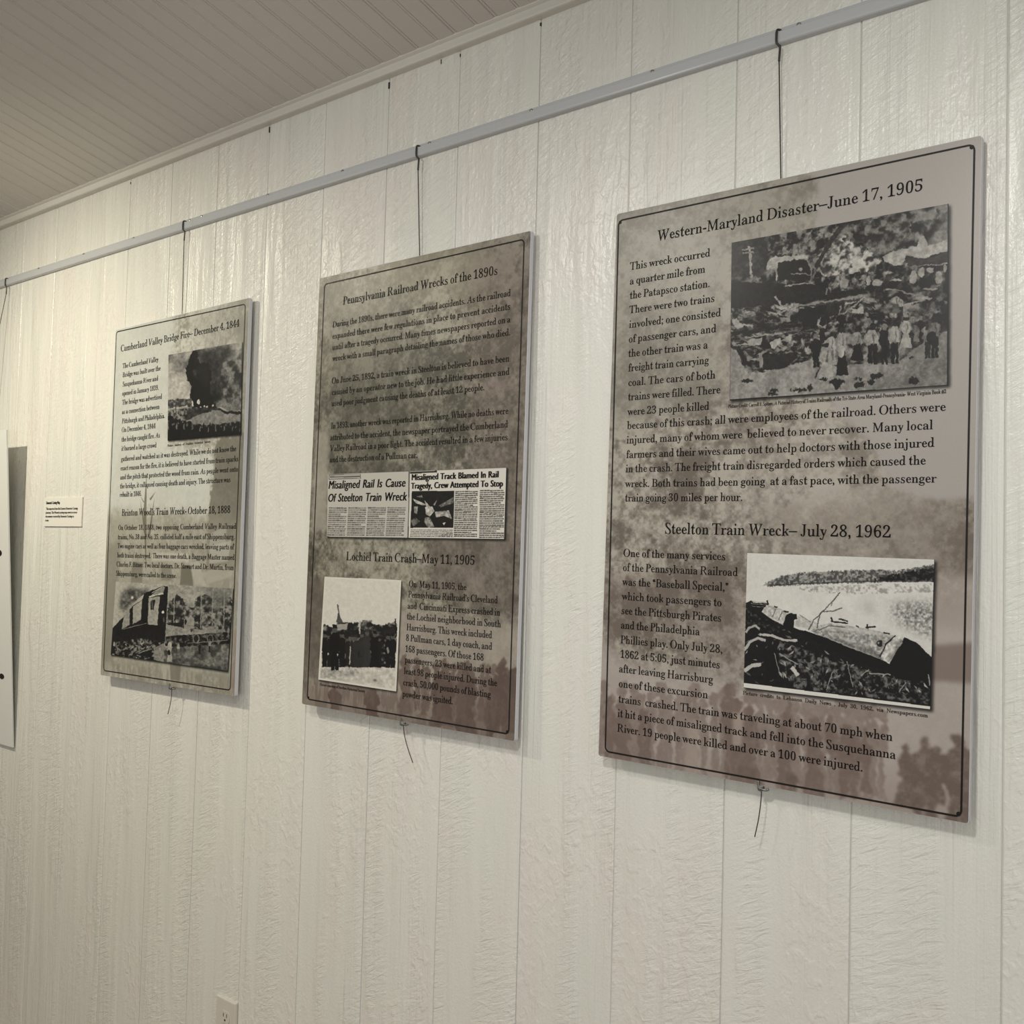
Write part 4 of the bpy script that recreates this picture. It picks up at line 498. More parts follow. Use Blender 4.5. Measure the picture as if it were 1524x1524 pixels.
class Art:
    def __init__(s, w, h, corners, base=.5, seed=1):
        s.w, s.h = w, h; s.a = np.zeros((h, w)) + base; s.H = homog(corners, [(0, 0), (w, 0), (w, h), (0, h)])
        s.rs = np.random.RandomState(seed); s.seed = seed
        c = np.array(corners, float); s.sc = w / np.linalg.norm(c[1] - c[0])
    def P(s, pts):
        p = np.array(pts, float); q = np.c_[p, np.ones(len(p))] @ s.H.T; return q[:, :2] / q[:, 2:]
    def mask(s, pts):
        q = s.P(pts); M = np.zeros((s.h, s.w))
        x0, y0 = np.floor(q.min(0)).astype(int); x1, y1 = np.ceil(q.max(0)).astype(int)
        x0, y0, x1, y1 = max(x0, 0), max(y0, 0), min(x1, s.w), min(y1, s.h)
        if x1 <= x0 or y1 <= y0: return M, None
        X, Y = np.meshgrid(np.arange(x0, x1) + .5, np.arange(y0, y1) + .5); ins = np.zeros(X.shape, bool)
        for i in range(len(q)):
            (ax, ay), (bx, by) = q[i], q[(i + 1) % len(q)]
            if ay == by: continue
            c = (ay > Y) != (by > Y); ins ^= c & (X < (bx - ax) * (Y - ay) / (by - ay) + ax)
        M[y0:y1, x0:x1] = ins; return M, (x0, y0, x1, y1)
    def poly(s, pts, val, alpha=1.0, soft=0, tex=0, cell=6, seed=3, lo=None, hi=None, ragged=0):
        M, bb = s.mask(pts)
        if bb is None: return
        if not (soft or ragged or tex or lo is not None):
            x0, y0, x1, y1 = bb; S = np.s_[y0:y1, x0:x1]; m_ = M[S] * alpha; s.a[S] = s.a[S] * (1 - m_) + val * m_; return
        if soft or ragged:
            M = blur(M, max(soft, ragged))
            if ragged: M = np.clip((M + (fbm(s.h, s.w, ragged * 1.6, 3, seed + 9) - .5) * 4.5 * M * (1 - M) - .38) * 4.5, 0, 1)
        v = val
        if tex: v = val + (fbm(s.h, s.w, cell, 4, seed) - .5) * tex
        if lo is not None:
            n = fbm(s.h, s.w, cell, 4, seed); v = lo + (hi - lo) * np.clip((n - .5) * 2.1 + .5 + (val - .5), 0, 1)
        s.a = s.a * (1 - M * alpha) + v * M * alpha
    def line(s, pts, width, val, alpha=1.0, soft=0):
        for a, b in zip(pts[:-1], pts[1:]):
            a, b = np.array(a, float), np.array(b, float); d = b - a; L = np.hypot(*d) + 1e-6; n = np.array([-d[1], d[0]]) / L * width / 2
            e = d / L * width * .2; s.poly([a - e + n, b + e + n, b + e - n, a - e - n], val, alpha, soft)
    def ell(s, cx, cy, rx, ry, val, alpha=1.0, soft=0, rot=0, **k):
        t = np.linspace(0, 2 * np.pi, 15)[:-1]; x, y = rx * np.cos(t), ry * np.sin(t); c, n = math.cos(rot), math.sin(rot)
        s.poly(np.c_[cx + x * c - y * n, cy + x * n + y * c], val, alpha, soft, **k)
    def person(s, x, y0, y1, w, top, bot, skirt=False, head=None, hat=False, alpha=1.0, soft=0, lean=0):
        h = y1 - y0; hd = h * .075
        s.ell(x, y0 + hd, hd * .85, hd, head if head is not None else top, alpha, soft)
        if hat: s.poly([(x - hd * 1.5, y0 + hd * .6), (x - hd * .7, y0 + hd * .4), (x - hd * .6, y0 - hd * .5), (x + hd * .6, y0 - hd * .5), (x + hd * .7, y0 + hd * .4), (x + hd * 1.5, y0 + hd * .6)], bot, alpha, soft)
        s.poly([(x - w * .22, y0 + hd * 1.9), (x + w * .22, y0 + hd * 1.9), (x + w * .5, y0 + hd * 3.2), (x + w * .52, y0 + h * .5), (x + w * .34, y0 + h * .56), (x - w * .34, y0 + h * .56), (x - w * .52, y0 + h * .5), (x - w * .5, y0 + hd * 3.2)], top, alpha, soft)
        if skirt: s.poly([(x - w * .3, y0 + h * .5), (x + w * .3, y0 + h * .5), (x + w * .62, y1), (x - w * .62, y1)], bot, alpha, soft)
        else:
            s.poly([(x - w * .36, y0 + h * .5), (x + w * .02, y0 + h * .5), (x - w * .02, y1), (x - w * .34, y1)], bot, alpha, soft)
            s.poly([(x - w * .02, y0 + h * .5), (x + w * .36, y0 + h * .5), (x + w * .38, y1), (x + w * .06, y1)], bot, alpha, soft)
    def specks(s, pts, n, size, vals, seed=5, rotr=3.14, asp=3):
        r = np.random.RandomState(seed); p = np.array(pts, float); x0, y0 = p.min(0); x1, y1 = p.max(0); M, _ = s.mask(pts)
        keep = s.a.copy()
        for _ in range(n):
            x, y = r.uniform(x0, x1), r.uniform(y0, y1); a = r.uniform(-rotr, rotr); L = size * r.uniform(.5, 1.8); t = L / asp
            c, d = math.cos(a), math.sin(a)
            q = [(x - L * c, y - L * d), (x - t * d * r.uniform(.3, 1), y + t * c), (x + L * c, y + L * d), (x + t * d, y - t * c * r.uniform(.3, 1))]
            s.poly(q, vals[r.randint(len(vals))] + r.uniform(-.06, .06), .9)
        s.a = keep * (1 - M) + s.a * M
    def warp(s, amp, cell, seed=31, tex=0):
        dx, dy = (fbm(s.h, s.w, cell, 3, seed) - .5) * 2 * amp, (fbm(s.h, s.w, cell, 3, seed + 1) - .5) * 2 * amp
        Y, X = np.mgrid[0:s.h, 0:s.w]; X = np.clip(X + dx, 0, s.w - 1.01); Y = np.clip(Y + dy, 0, s.h - 1.01)
        ix, iy = X.astype(int), Y.astype(int); fx, fy = X - ix, Y - iy; a = s.a
        s.a = (a[iy, ix] * (1 - fx) + a[iy, ix + 1] * fx) * (1 - fy) + (a[iy + 1, ix] * (1 - fx) + a[iy + 1, ix + 1] * fx) * fy
        if tex:   # print detail, strongest in the middle tones
            n = fbm(s.h, s.w, 9, 3, seed + 2, .7) - .5; s.a = s.a + n * tex * np.clip(s.a * (1.05 - s.a) * 4, .15, 1)
    def grain(s, amt, seed=2):
        s.a = s.a + (np.random.RandomState(seed).rand(s.h, s.w) - .5) * amt
def lin(c): c = np.clip(c, 0, 1); return np.where(c <= .04045, c / 12.92, ((c + .055) / 1.055) ** 2.4)
def srgb(c): c = np.clip(c, 0, 1); return np.where(c <= .0031308, c * 12.92, 1.055 * c ** (1 / 2.4) - .055)
def make_image(name, rgb, gain):
    h, w = rgb.shape[:2]; out = np.ones((h, w, 4), np.float32); out[..., :3] = srgb(lin(rgb) * gain)
    im = bpy.data.images.new(name, w, h, alpha=False); im.colorspace_settings.name = 'sRGB'
    im.pixels.foreach_set(np.ascontiguousarray(out[::-1]).ravel()); im.update(); im.pack(); return im
def print_mat(name, im, rough=.33, spec=.40):
    mt = mat_new(name, rough=rough, spec=spec); T = NT(mt)
    t = T.n('ShaderNodeTexImage'); t.image = im; t.interpolation = 'Linear'; t.extension = 'EXTEND'; T.l(t.outputs[0], T.b.inputs['Base Color'])
    return mt
def tint(a, dark=(1.0, .97, .93), light=(1.0, .985, .95)):
    a = np.clip(a, 0, 1)[..., None]; return a * (np.array(dark) * (1 - a) + np.array(light) * a)

def art_crane():          # crowd before a wreck, derrick and tank car
    A = Art(520, 400, [(48, 335), (1405, 103), (1403, 1232), (33, 1325)], .2, 11)
    full = [(0, 80), (1450, 80), (1450, 1350), (0, 1350)]
    A.poly(full, .38, lo=.06, hi=.50, cell=22, seed=21)
    A.poly([(250, 300), (620, 200), (760, 200), (600, 400), (520, 420), (300, 420)], .45, lo=.08, hi=.52, cell=12, seed=23, ragged=5)
    A.poly([(40, 330), (290, 300), (250, 540), (45, 560)], .13, .85, soft=4, tex=.12)
    A.poly([(600, 400), (720, 300), (900, 380), (980, 460), (900, 560), (620, 560), (570, 500)], .62, lo=.16, hi=.72, cell=12, seed=25, ragged=7)
    A.poly([(760, 210), (1140, 160), (1200, 330), (1000, 420), (860, 360)], .36, lo=.10, hi=.48, cell=16, seed=27, ragged=6)
    A.poly([(1330, 260), (1410, 190), (1410, 345), (1260, 370), (1290, 320)], .50, .9, soft=5, tex=.12)
    A.poly([(738, 215), (778, 210), (690, 330), (610, 455), (575, 520), (540, 530), (640, 350)], .13, .95, tex=.08)
    A.line([(160, 362), (172, 556)], 16, .58); A.line([(118, 380), (190, 370)], 12, .52); A.line([(120, 403), (188, 394)], 10, .5)
    A.poly([(262, 505), (270, 458), (310, 430), (345, 440), (335, 500), (335, 580), (322, 580), (322, 505)], .60, tex=.15)
    A.poly([(295, 440), (320, 428), (515, 414), (522, 430), (345, 462), (300, 470)], .66)
    A.poly([(345, 464), (530, 440), (548, 575), (340, 575)], .07); A.line([(420, 535), (500, 530), (545, 545)], 7, .5); A.ell(482, 507, 12, 12, .6); A.line([(520, 440), (548, 520), (545, 575)], 8, .45); A.line([(545, 470), (575, 500), (560, 560)], 10, .4)
    A.line([(170, 562), (230, 558)], 8, .45)
    A.poly([(44, 575), (380, 595), (645, 590), (660, 640), (900, 600), (1040, 600), (1100, 640), (640, 690), (470, 720), (42, 745)], .07, tex=.05)
    A.line([(382, 575), (388, 606), (645, 580)], 9, .55); A.line([(640, 580), (642, 660)], 12, .4); A.line([(660, 600), (670, 650)], 9, .35)
    A.poly([(560, 560), (900, 520), (1000, 530), (1000, 640), (680, 640), (560, 600)], .25, lo=.05, hi=.55, cell=10, seed=33)
    # white tank car
    A.poly([(990, 432), (1060, 395), (1135, 378), (1205, 365), (1222, 312), (1245, 303), (1265, 318), (1275, 362), (1408, 325), (1408, 400), (1300, 420), (1270, 442), (1200, 435), (1140, 425), (1125, 478), (1060, 490), (1020, 465), (1000, 458)], .64, tex=.14, cell=14)
    A.poly([(1140, 432), (1280, 440), (1408, 400), (1408, 470), (1150, 500)], .16, tex=.1); A.line([(1145, 497), (1408, 476)], 9, .6)
    A.poly([(1000, 500), (1408, 480), (1408, 700), (1100, 740), (900, 700), (880, 560)], .2, lo=.04, hi=.42, cell=14, seed=35)
    for x, y, w, h in ((1185, 560, 22, 45), (1235, 530, 20, 30), (1290, 515, 26, 16), (1345, 560, 22, 40), (1385, 505, 14, 24), (1080, 577, 34, 9), (1030, 530, 26, 10), (750, 590, 26, 34), (960, 590, 34, 22), (905, 580, 14, 30), (1250, 690, 60, 10), (1290, 635, 50, 7)): A.ell(x, y, w, h, .58)
    # wreckage
    deb = [(42, 745), (470, 715), (900, 670), (1000, 700), (1000, 860), (620, 900), (560, 1060), (420, 1110), (240, 1155), (130, 1100), (90, 1010), (36, 975)]
    A.poly(deb, .3, lo=.05, hi=.50, cell=13, seed=37)
    A.specks(deb, 330, 30, (.04, .06, .06, .10, .30, .45, .62), 39, .55, 3.5)
    A.line([(320, 672), (372, 745), (340, 735)], 13, .62); A.poly([(315, 720), (380, 742), (440, 715), (470, 740), (460, 775), (380, 760), (330, 745)], .58, tex=.3, cell=6)
    A.line([(440, 735), (900, 672)], 14, .5); A.line([(460, 745), (880, 690)], 8, .2)
    A.poly([(470, 755), (640, 735), (660, 840), (600, 880), (500, 880)], .06); A.poly([(640, 730), (760, 715), (740, 800), (660, 840)], .10)
    A.line([(745, 785), (880, 685), (908, 700)], 9, .55); A.line([(715, 790), (735, 735)], 9, .5)
    A.poly([(800, 770), (860, 740), (885, 790), (870, 830), (820, 800)], .62); A.line([(1130, 735), (1250, 700)], 12, .55); A.line([(1010, 630), (1080, 635), (1170, 665), (1280, 680)], 8, .5)
    A.line([(130, 930), (480, 885)], 12, .55); A.poly([(140, 950), (240, 930), (230, 975), (160, 985)], .62); A.poly([(285, 960), (350, 930), (360, 965), (320, 1000), (300, 1000)], .65)
    A.poly([(45, 815), (75, 810), (120, 860), (80, 885)], .6); A.line([(50, 905), (500, 850)], 20, .06); A.line([(90, 1000), (120, 1050), (130, 1085)], 26, .06)
    A.line([(230, 1030), (230, 1120)], 20, .55); A.poly([(240, 1060), (450, 1020), (460, 1060), (380, 1120), (240, 1140)], .09)
    A.poly([(390, 920), (560, 900), (640, 960), (620, 1010), (520, 1060), (400, 1000)], .4, lo=.08, hi=.62, cell=12, seed=41)
    # ground
    A.poly([(20, 985), (80, 1010), (110, 1090), (150, 1150), (250, 1150), (420, 1105), (560, 1065), (620, 1120), (880, 1095), (1100, 1090), (1180, 1010), (1260, 960), (1408, 890), (1408, 1250), (20, 1340)], .53, tex=.10, cell=40)
    A.poly([(1100, 1100), (1408, 880), (1408, 1240), (900, 1270)], .40, .75, soft=28)
    # people
    A.poly([(660, 800), (760, 780), (1000, 780), (1060, 840), (1060, 900), (700, 900)], .28, lo=.05, hi=.5, cell=10, seed=43)
    for a in ((735, 775, 900, 50, .05, .05, 1), (905, 800, 930, 50, .45, .1, 0), (950, 860, 960, 44, .12, .06, 1), (1060, 760, 860, 40, .56, .2, 0), (1105, 680, 800, 42, .60, .1, 0), (1150, 790, 900, 42, .1, .06, 1), (1075, 660, 780, 44, .6, .3, 1), (1180, 790, 900, 36, .45, .2, 1), (1235, 800, 960, 38, .06, .05, 0), (1260, 850, 960, 34, .5, .1, 1), (1340, 760, 900, 60, .08, .06, 0), (1390, 700, 860, 50, .1, .06, 0),
              (1205, 840, 960, 36, .35, .4, 1), (615, 780, 960, 50, .6, .07, 0), (675, 900, 1100, 60, .62, .60, 1), (640, 960, 1200, 90, .58, .60, 1), (740, 860, 1170, 66, .56, .05, 1), (575, 910, 1120, 56, .06, .06, 0), (835, 870, 1075, 70, .5, .05, 1), (930, 850, 1100, 84, .60, .06, 0), (1005, 850, 1105, 56, .07, .05, 0), (1070, 830, 1095, 70, .58, .06, 0), (1140, 800, 1000, 62, .62, .60, 1), (1275, 860, 1065, 50, .45, .10, 0), (1320, 800, 1060, 62, .40, .08, 0)):
        A.person(a[0], a[1], a[2], a[3] * .95, a[4], a[5], bool(a[6]), head=.10 if a[4] > .3 else .42, hat=a[0] % 2 == 0)
        w_, h_ = a[3] * .95, a[2] - a[1]
        A.line([(a[0] - w_ * .45, a[1] + h_ * .22), (a[0] - w_ * .62, a[1] + h_ * .40), (a[0] - w_ * .2, a[1] + h_ * .50)], w_ * .22, a[4] * .85)
        A.line([(a[0] + w_ * .10, a[1] + h_ * .24), (a[0] + w_ * .06, a[1] + h_ * .52)], w_ * .10, a[4] * .6); A.line([(a[0] + w_ * .45, a[1] + h_ * .22), (a[0] + w_ * .55, a[1] + h_ * .45)], w_ * .16, a[4] * .7)
    A.ell(735, 1020, 22, 40, .64); A.ell(620, 832, 20, 30, .07); A.ell(1300, 940, 34, 40, .06); A.poly([(570, 1160), (605, 1110), (575, 1190)], .12)
    for x, y, rx, ry in ((145, 1200, 36, 11), (620, 1192, 34, 9), (705, 1210, 48, 20), (705, 1235, 24, 24), (840, 1192, 30, 7), (850, 1230, 28, 22), (955, 1175, 44, 18), (920, 1210, 22, 18), (1185, 1205, 34, 20), (310, 1265, 34, 9), (305, 1285, 38, 9), (470, 1258, 60, 9), (540, 1245, 20, 22), (1175, 1055, 20, 6)):
        A.ell(x, y, rx, ry, .08, ragged=2)
    A.warp(1.9, 8, 91, .17); A.poly([(45, 880), (200, 860), (500, 840), (640, 880), (560, 900), (300, 905)], .10, .5, tex=.2, cell=6, ragged=3)
    A.line([(30, 1325), (1410, 1236)], 14, .04); A.line([(1404, 103), (1402, 1236)], 9, .05); A.line([(46, 335), (34, 1325)], 3, .3)
    A.grain(.05); A.a = A.a * .93 + .035
    return tint(A.a)

def art_tankcars():       # derailed tank cars lying on a river bank
    A = Art(480, 360, [(100, 85), (1280, 125), (1255, 1073), (75, 940)], .83, 12)
    A.poly([(80, 80), (1300, 80), (1300, 600), (80, 600)], .84, tex=.03, cell=60)
    A.poly([(400, 300), (700, 285), (1280, 275), (1280, 330), (700, 345), (480, 330)], .78, lo=.62, hi=.85, cell=6, seed=51)
    A.poly([(1010, 400), (1270, 390), (1275, 620), (1100, 560), (1020, 500)], .6, .9, soft=12, tex=.5, cell=5)
    A.poly([(800, 400), (920, 400), (900, 470), (820, 450)], .72, .8, soft=12)
    A.poly([(190, 290), (260, 255), (330, 225), (470, 208), (600, 200), (900, 188), (1060, 195), (1180, 168), (1282, 158), (1282, 262), (1100, 262), (860, 270), (560, 280), (380, 290), (235, 296)], .42, lo=.28, hi=.62, cell=5, seed=53, ragged=2)
    A.poly([(860, 262), (960, 236), (1110, 205), (1200, 190), (1282, 182), (1282, 260)], .12, lo=.04, hi=.3, cell=6, seed=54, ragged=3); A.line([(230, 290), (500, 276), (860, 262), (1282, 262)], 9, .18, .7)
    A.poly([(85, 410), (180, 430), (330, 540), (470, 580), (700, 700), (990, 800), (1100, 880), (1262, 800), (1262, 1060), (70, 925)], .05, tex=.04)
    bank = [(88, 430), (330, 560), (560, 690), (800, 800), (1000, 860), (1255, 880), (1250, 1040), (75, 905)]
    A.poly([(300, 640), (600, 740), (1000, 870), (1250, 900), (1250, 1040), (400, 940), (300, 800)], .3, lo=.03, hi=.42, cell=9, seed=55)
    A.specks(bank, 520, 15, (.45, .03, .62, .04, .35, .03, .7, .05), 57, 3.1, 3.2)
    A.poly([(88, 405), (125, 385), (140, 400), (240, 405), (215, 440), (335, 540), (320, 560), (88, 470)], .06, tex=.05)
    for y in (395, 410, 425): A.line([(125, y - 5), (225, y + 5)], 3, .6)
    A.poly([(88, 430), (300, 545), (300, 600), (88, 560)], .12, lo=.03, hi=.3, cell=8, seed=58)
    A.poly([(190, 458), (222, 412), (350, 452), (372, 470), (335, 545), (250, 505)], .74, tex=.22, cell=5); A.line([(280, 440), (258, 490)], 4, .3); A.line([(322, 450), (300, 510)], 4, .3)
    A.poly([(415, 480), (560, 530), (520, 575), (400, 545)], .76, tex=.15)
    A.poly([(500, 578), (545, 545), (620, 530), (760, 545), (900, 570), (1055, 612), (1020, 690), (985, 780), (930, 748), (700, 655), (560, 605)], .62, tex=.34, cell=5)
    A.poly([(560, 600), (720, 640), (940, 720), (985, 780), (930, 750), (700, 660)], .4, .65, soft=3, tex=.3, cell=4)
    A.poly([(500, 578), (600, 535), (900, 572), (1050, 610), (900, 600), (640, 560)], .80, .8, soft=3)
    A.poly([(1030, 612), (1080, 612), (1085, 640), (1045, 720), (985, 778), (945, 748), (960, 690)], .72, tex=.35, cell=6); A.line([(1035, 606), (975, 660), (940, 742)], 8, .1); A.poly([(1050, 640), (1075, 625), (1082, 650), (1040, 725), (1000, 768), (985, 760), (1030, 700)], .42, .7, soft=3, tex=.2, cell=5); A.poly([(985, 690), (1010, 660), (1030, 650), (1000, 700), (975, 740), (965, 735)], .85, .7, soft=3)
    A.poly([(470, 578), (560, 605), (700, 662), (940, 755), (1010, 790), (1000, 830), (820, 790), (640, 700), (380, 560)], .03)
    A.poly([(1045, 700), (1080, 650), (1090, 618), (1165, 648), (1262, 745), (1262, 850), (1180, 900), (1060, 880), (1000, 840), (1000, 780)], .03)
    A.ell(935, 655, 19, 22, .12); A.ell(930, 650, 7, 8, .6)
    A.poly([(325, 545), (345, 480), (375, 465), (412, 470), (415, 500), (395, 510), (395, 575), (350, 570)], .05)
    for a, b in (((630, 515), (735, 528)), ((630, 492), (640, 515)), ((680, 500), (735, 515)), ((850, 555), (910, 548)), ((858, 535), (862, 560)), ((960, 585), (1000, 595)), ((790, 545), (805, 552)), ((330, 455), (360, 460)), ((225, 388), (232, 410)), ((270, 425), (290, 430))): A.line([a, b], 9, .1)
    A.line([(488, 570), (520, 510), (590, 445), (640, 390), (685, 335)], 7, .33); A.line([(585, 455), (640, 452), (700, 430)], 6, .35); A.line([(540, 560), (560, 470), (585, 445)], 6, .3); A.line([(500, 520), (430, 475)], 4, .4); A.line([(520, 580), (620, 545), (720, 550)], 5, .3); A.line([(640, 390), (632, 420)], 4, .4)
    A.line([(92, 590), (110, 560), (150, 545), (175, 565)], 15, .66); A.line([(82, 700), (115, 650), (165, 625), (215, 640)], 18, .7); A.line([(180, 602), (260, 608), (330, 635), (415, 640)], 15, .72)
    A.line([(82, 830), (130, 800), (182, 790)], 24, .74); A.line([(385, 812), (420, 858)], 26, .76); A.poly([(200, 690), (280, 700), (290, 880), (220, 900)], .03)
    for a, b, w in (((820, 860), (870, 820), 6), ((870, 845), (1005, 852), 8), ((730, 770), (770, 930), 5), ((640, 840), (600, 950), 5), ((300, 720), (420, 790), 7), ((270, 720), (300, 830), 5), ((1100, 900), (1060, 960), 6), ((1240, 850), (1250, 900), 8)): A.line([a, b], w, .6)
    A.warp(1.0, 8, 92, .05)
    A.poly([(75, 908), (1256, 1052), (1254, 1072), (75, 940)], .86); A.line([(1281, 125), (1256, 1075)], 8, .08); A.line([(75, 940), (1256, 1073)], 6, .1)
    A.grain(.05); return tint(A.a, (.97, .96, .94), (1, .985, .955))

def art_clip():           # two newspaper cuttings side by side
    c = [(205, 150), (1333, 103), (1318, 557), (197, 547)]
    A = Art(560, 170, c, .78, 13); A.poly([(190, 100), (722, 120), (712, 560), (190, 560)], .72)
    A.poly([(722, 100), (1340, 90), (1330, 570), (712, 570)], .80)
    r = np.random.RandomState(3)
    def col(x0, x1, xb0, xb1, y0, y1, n, d=.30):
        for i in range(n):
            f = (i + .5) / n; a, b = x0 + (xb0 - x0) * f, x1 + (xb1 - x1) * f; y = y0 + (y1 - y0) * f; x = a
            e = b - (b - a) * (.4 * r.rand() if r.rand() < .15 else 0)
            while x < e - 3:
                L = r.uniform(8, 26); A.line([(x, y), (min(x + L, e), y - .012 * L)], (y1 - y0) / n * .62, d + r.uniform(-.1, .12), .8); x += L + 5
    for k in range(4):
        a = 212 + k * 124; bt = 200 + k * 124; col(a, a + 112, bt, bt + 112, 352 + (4 - k) * 1.5, 540, 14, .36)
    col(1010, 1148, 1003, 1145, 250, 545, 24, .22); col(1165, 1315, 1160, 1310, 244, 550, 24, .22); col(732, 995, 727, 992, 495, 545, 5, .3)
    A.poly([(210, 155), (415, 148), (415, 178), (210, 184)], .34); A.poly([(214, 159), (411, 152), (411, 174), (214, 180)], .70); A.line([(218, 169), (408, 163)], 9, .35)
    A.line([(730, 139), (895, 131)], 12, .15)
    A.poly([(737, 256), (1003, 250), (999, 485), (727, 486)], .06, tex=.06)
    for q, v in (([(740, 300), (790, 320), (830, 340), (810, 345), (760, 330)], .62), ([(815, 310), (850, 350), (830, 360)], .7), ([(870, 340), (935, 258), (900, 300), (880, 345)], .5), ([(905, 345), (1000, 290), (1000, 330), (920, 355)], .4), ([(750, 350), (775, 350), (770, 400), (750, 390)], .5), ([(820, 355), (865, 350), (880, 380), (850, 415), (825, 400)], .7), ([(880, 385), (970, 375), (990, 430), (940, 410), (890, 420)], .6), ([(820, 420), (850, 420), (880, 480), (840, 485), (815, 450)], .5), ([(730, 440), (760, 420), (790, 445), (745, 480)], .3), ([(930, 455), (950, 450), (940, 470)], .7), ([(762, 290), (800, 278), (806, 296)], .42)):
        A.poly(q, v, tex=.3, cell=5)
    A.line([(722, 118), (713, 553)], 5, .1); A.line([(198, 546), (1320, 557)], 5, .12); A.line([(1332, 104), (1318, 557)], 7, .1); A.line([(205, 152), (1333, 104)], 2, .4)
    return tint(A.a, (1, .97, .93), (1, .985, .94))

def art_crowd():          # men standing before a steeple
    A = Art(240, 330, [(182, 117), (665, 140), (632, 843), (140, 770)], .80, 14)
    A.poly([(170, 100), (680, 120), (650, 500), (160, 470)], .80, tex=.02)
    A.poly([(172, 415), (200, 425), (240, 440), (262, 400), (330, 405), (375, 410), (380, 392), (392, 395), (400, 460), (410, 395), (480, 390), (485, 415), (540, 420), (600, 410), (640, 400), (636, 560), (165, 540)], .22, lo=.08, hi=.50, cell=14, seed=61, ragged=3)
    A.line([(264, 292), (275, 370)], 7, .3); A.poly([(255, 405), (262, 375), (270, 330), (283, 372), (300, 410)], .28); A.poly([(262, 420), (330, 410), (325, 450), (262, 455)], .6)
    A.poly([(398, 395), (412, 395), (408, 480), (400, 480)], .7); A.poly([(555, 450), (625, 440), (620, 520), (560, 510)], .12); A.line([(628, 380), (636, 640)], 8, .05)
    A.poly([(160, 600), (640, 600), (630, 832), (140, 765)], .74, tex=.16, cell=9); A.poly([(160, 700), (400, 690), (420, 740), (160, 770)], .6, .6, soft=5, tex=.4, cell=7)
    A.poly([(165, 500), (635, 500), (620, 690), (480, 685), (165, 690)], .10, lo=.04, hi=.45, cell=9, seed=63)
    for x, y0, y1, w, v in ((180, 470, 690, 38, .05), (210, 480, 690, 34, .07), (245, 430, 710, 66, .04), (292, 470, 690, 44, .05), (325, 500, 680, 26, .1), (355, 490, 690, 30, .14), (380, 490, 690, 34, .16), (418, 470, 690, 50, .16), (452, 455, 690, 52, .18), (500, 465, 690, 60, .04), (530, 500, 670, 26, .07), (580, 480, 690, 36, .05), (612, 480, 690, 40, .05)):
        A.person(x, y0, y1, w, v, v, v > .13 or x == 500, head=.3, hat=True)
    A.line([(345, 560), (340, 670)], 6, .7); A.ell(203, 605, 5, 8, .7); A.ell(263, 612, 4, 9, .75); A.ell(500, 772, 10, 7, .3, soft=2); A.ell(580, 580, 7, 20, .5)
    A.warp(1.1, 7, 93, .05)
    for q in ([(182, 117), (665, 140), (663, 152), (182, 130)], [(655, 140), (667, 140), (634, 845), (622, 843)], [(140, 758), (634, 829), (632, 845), (140, 772)], [(182, 117), (192, 117), (151, 772), (140, 770)]): A.poly(q, .82)
    A.line([(182, 117), (665, 140)], 2, .4); A.grain(.04); return tint(A.a, (1, .98, .94), (1, .985, .94))

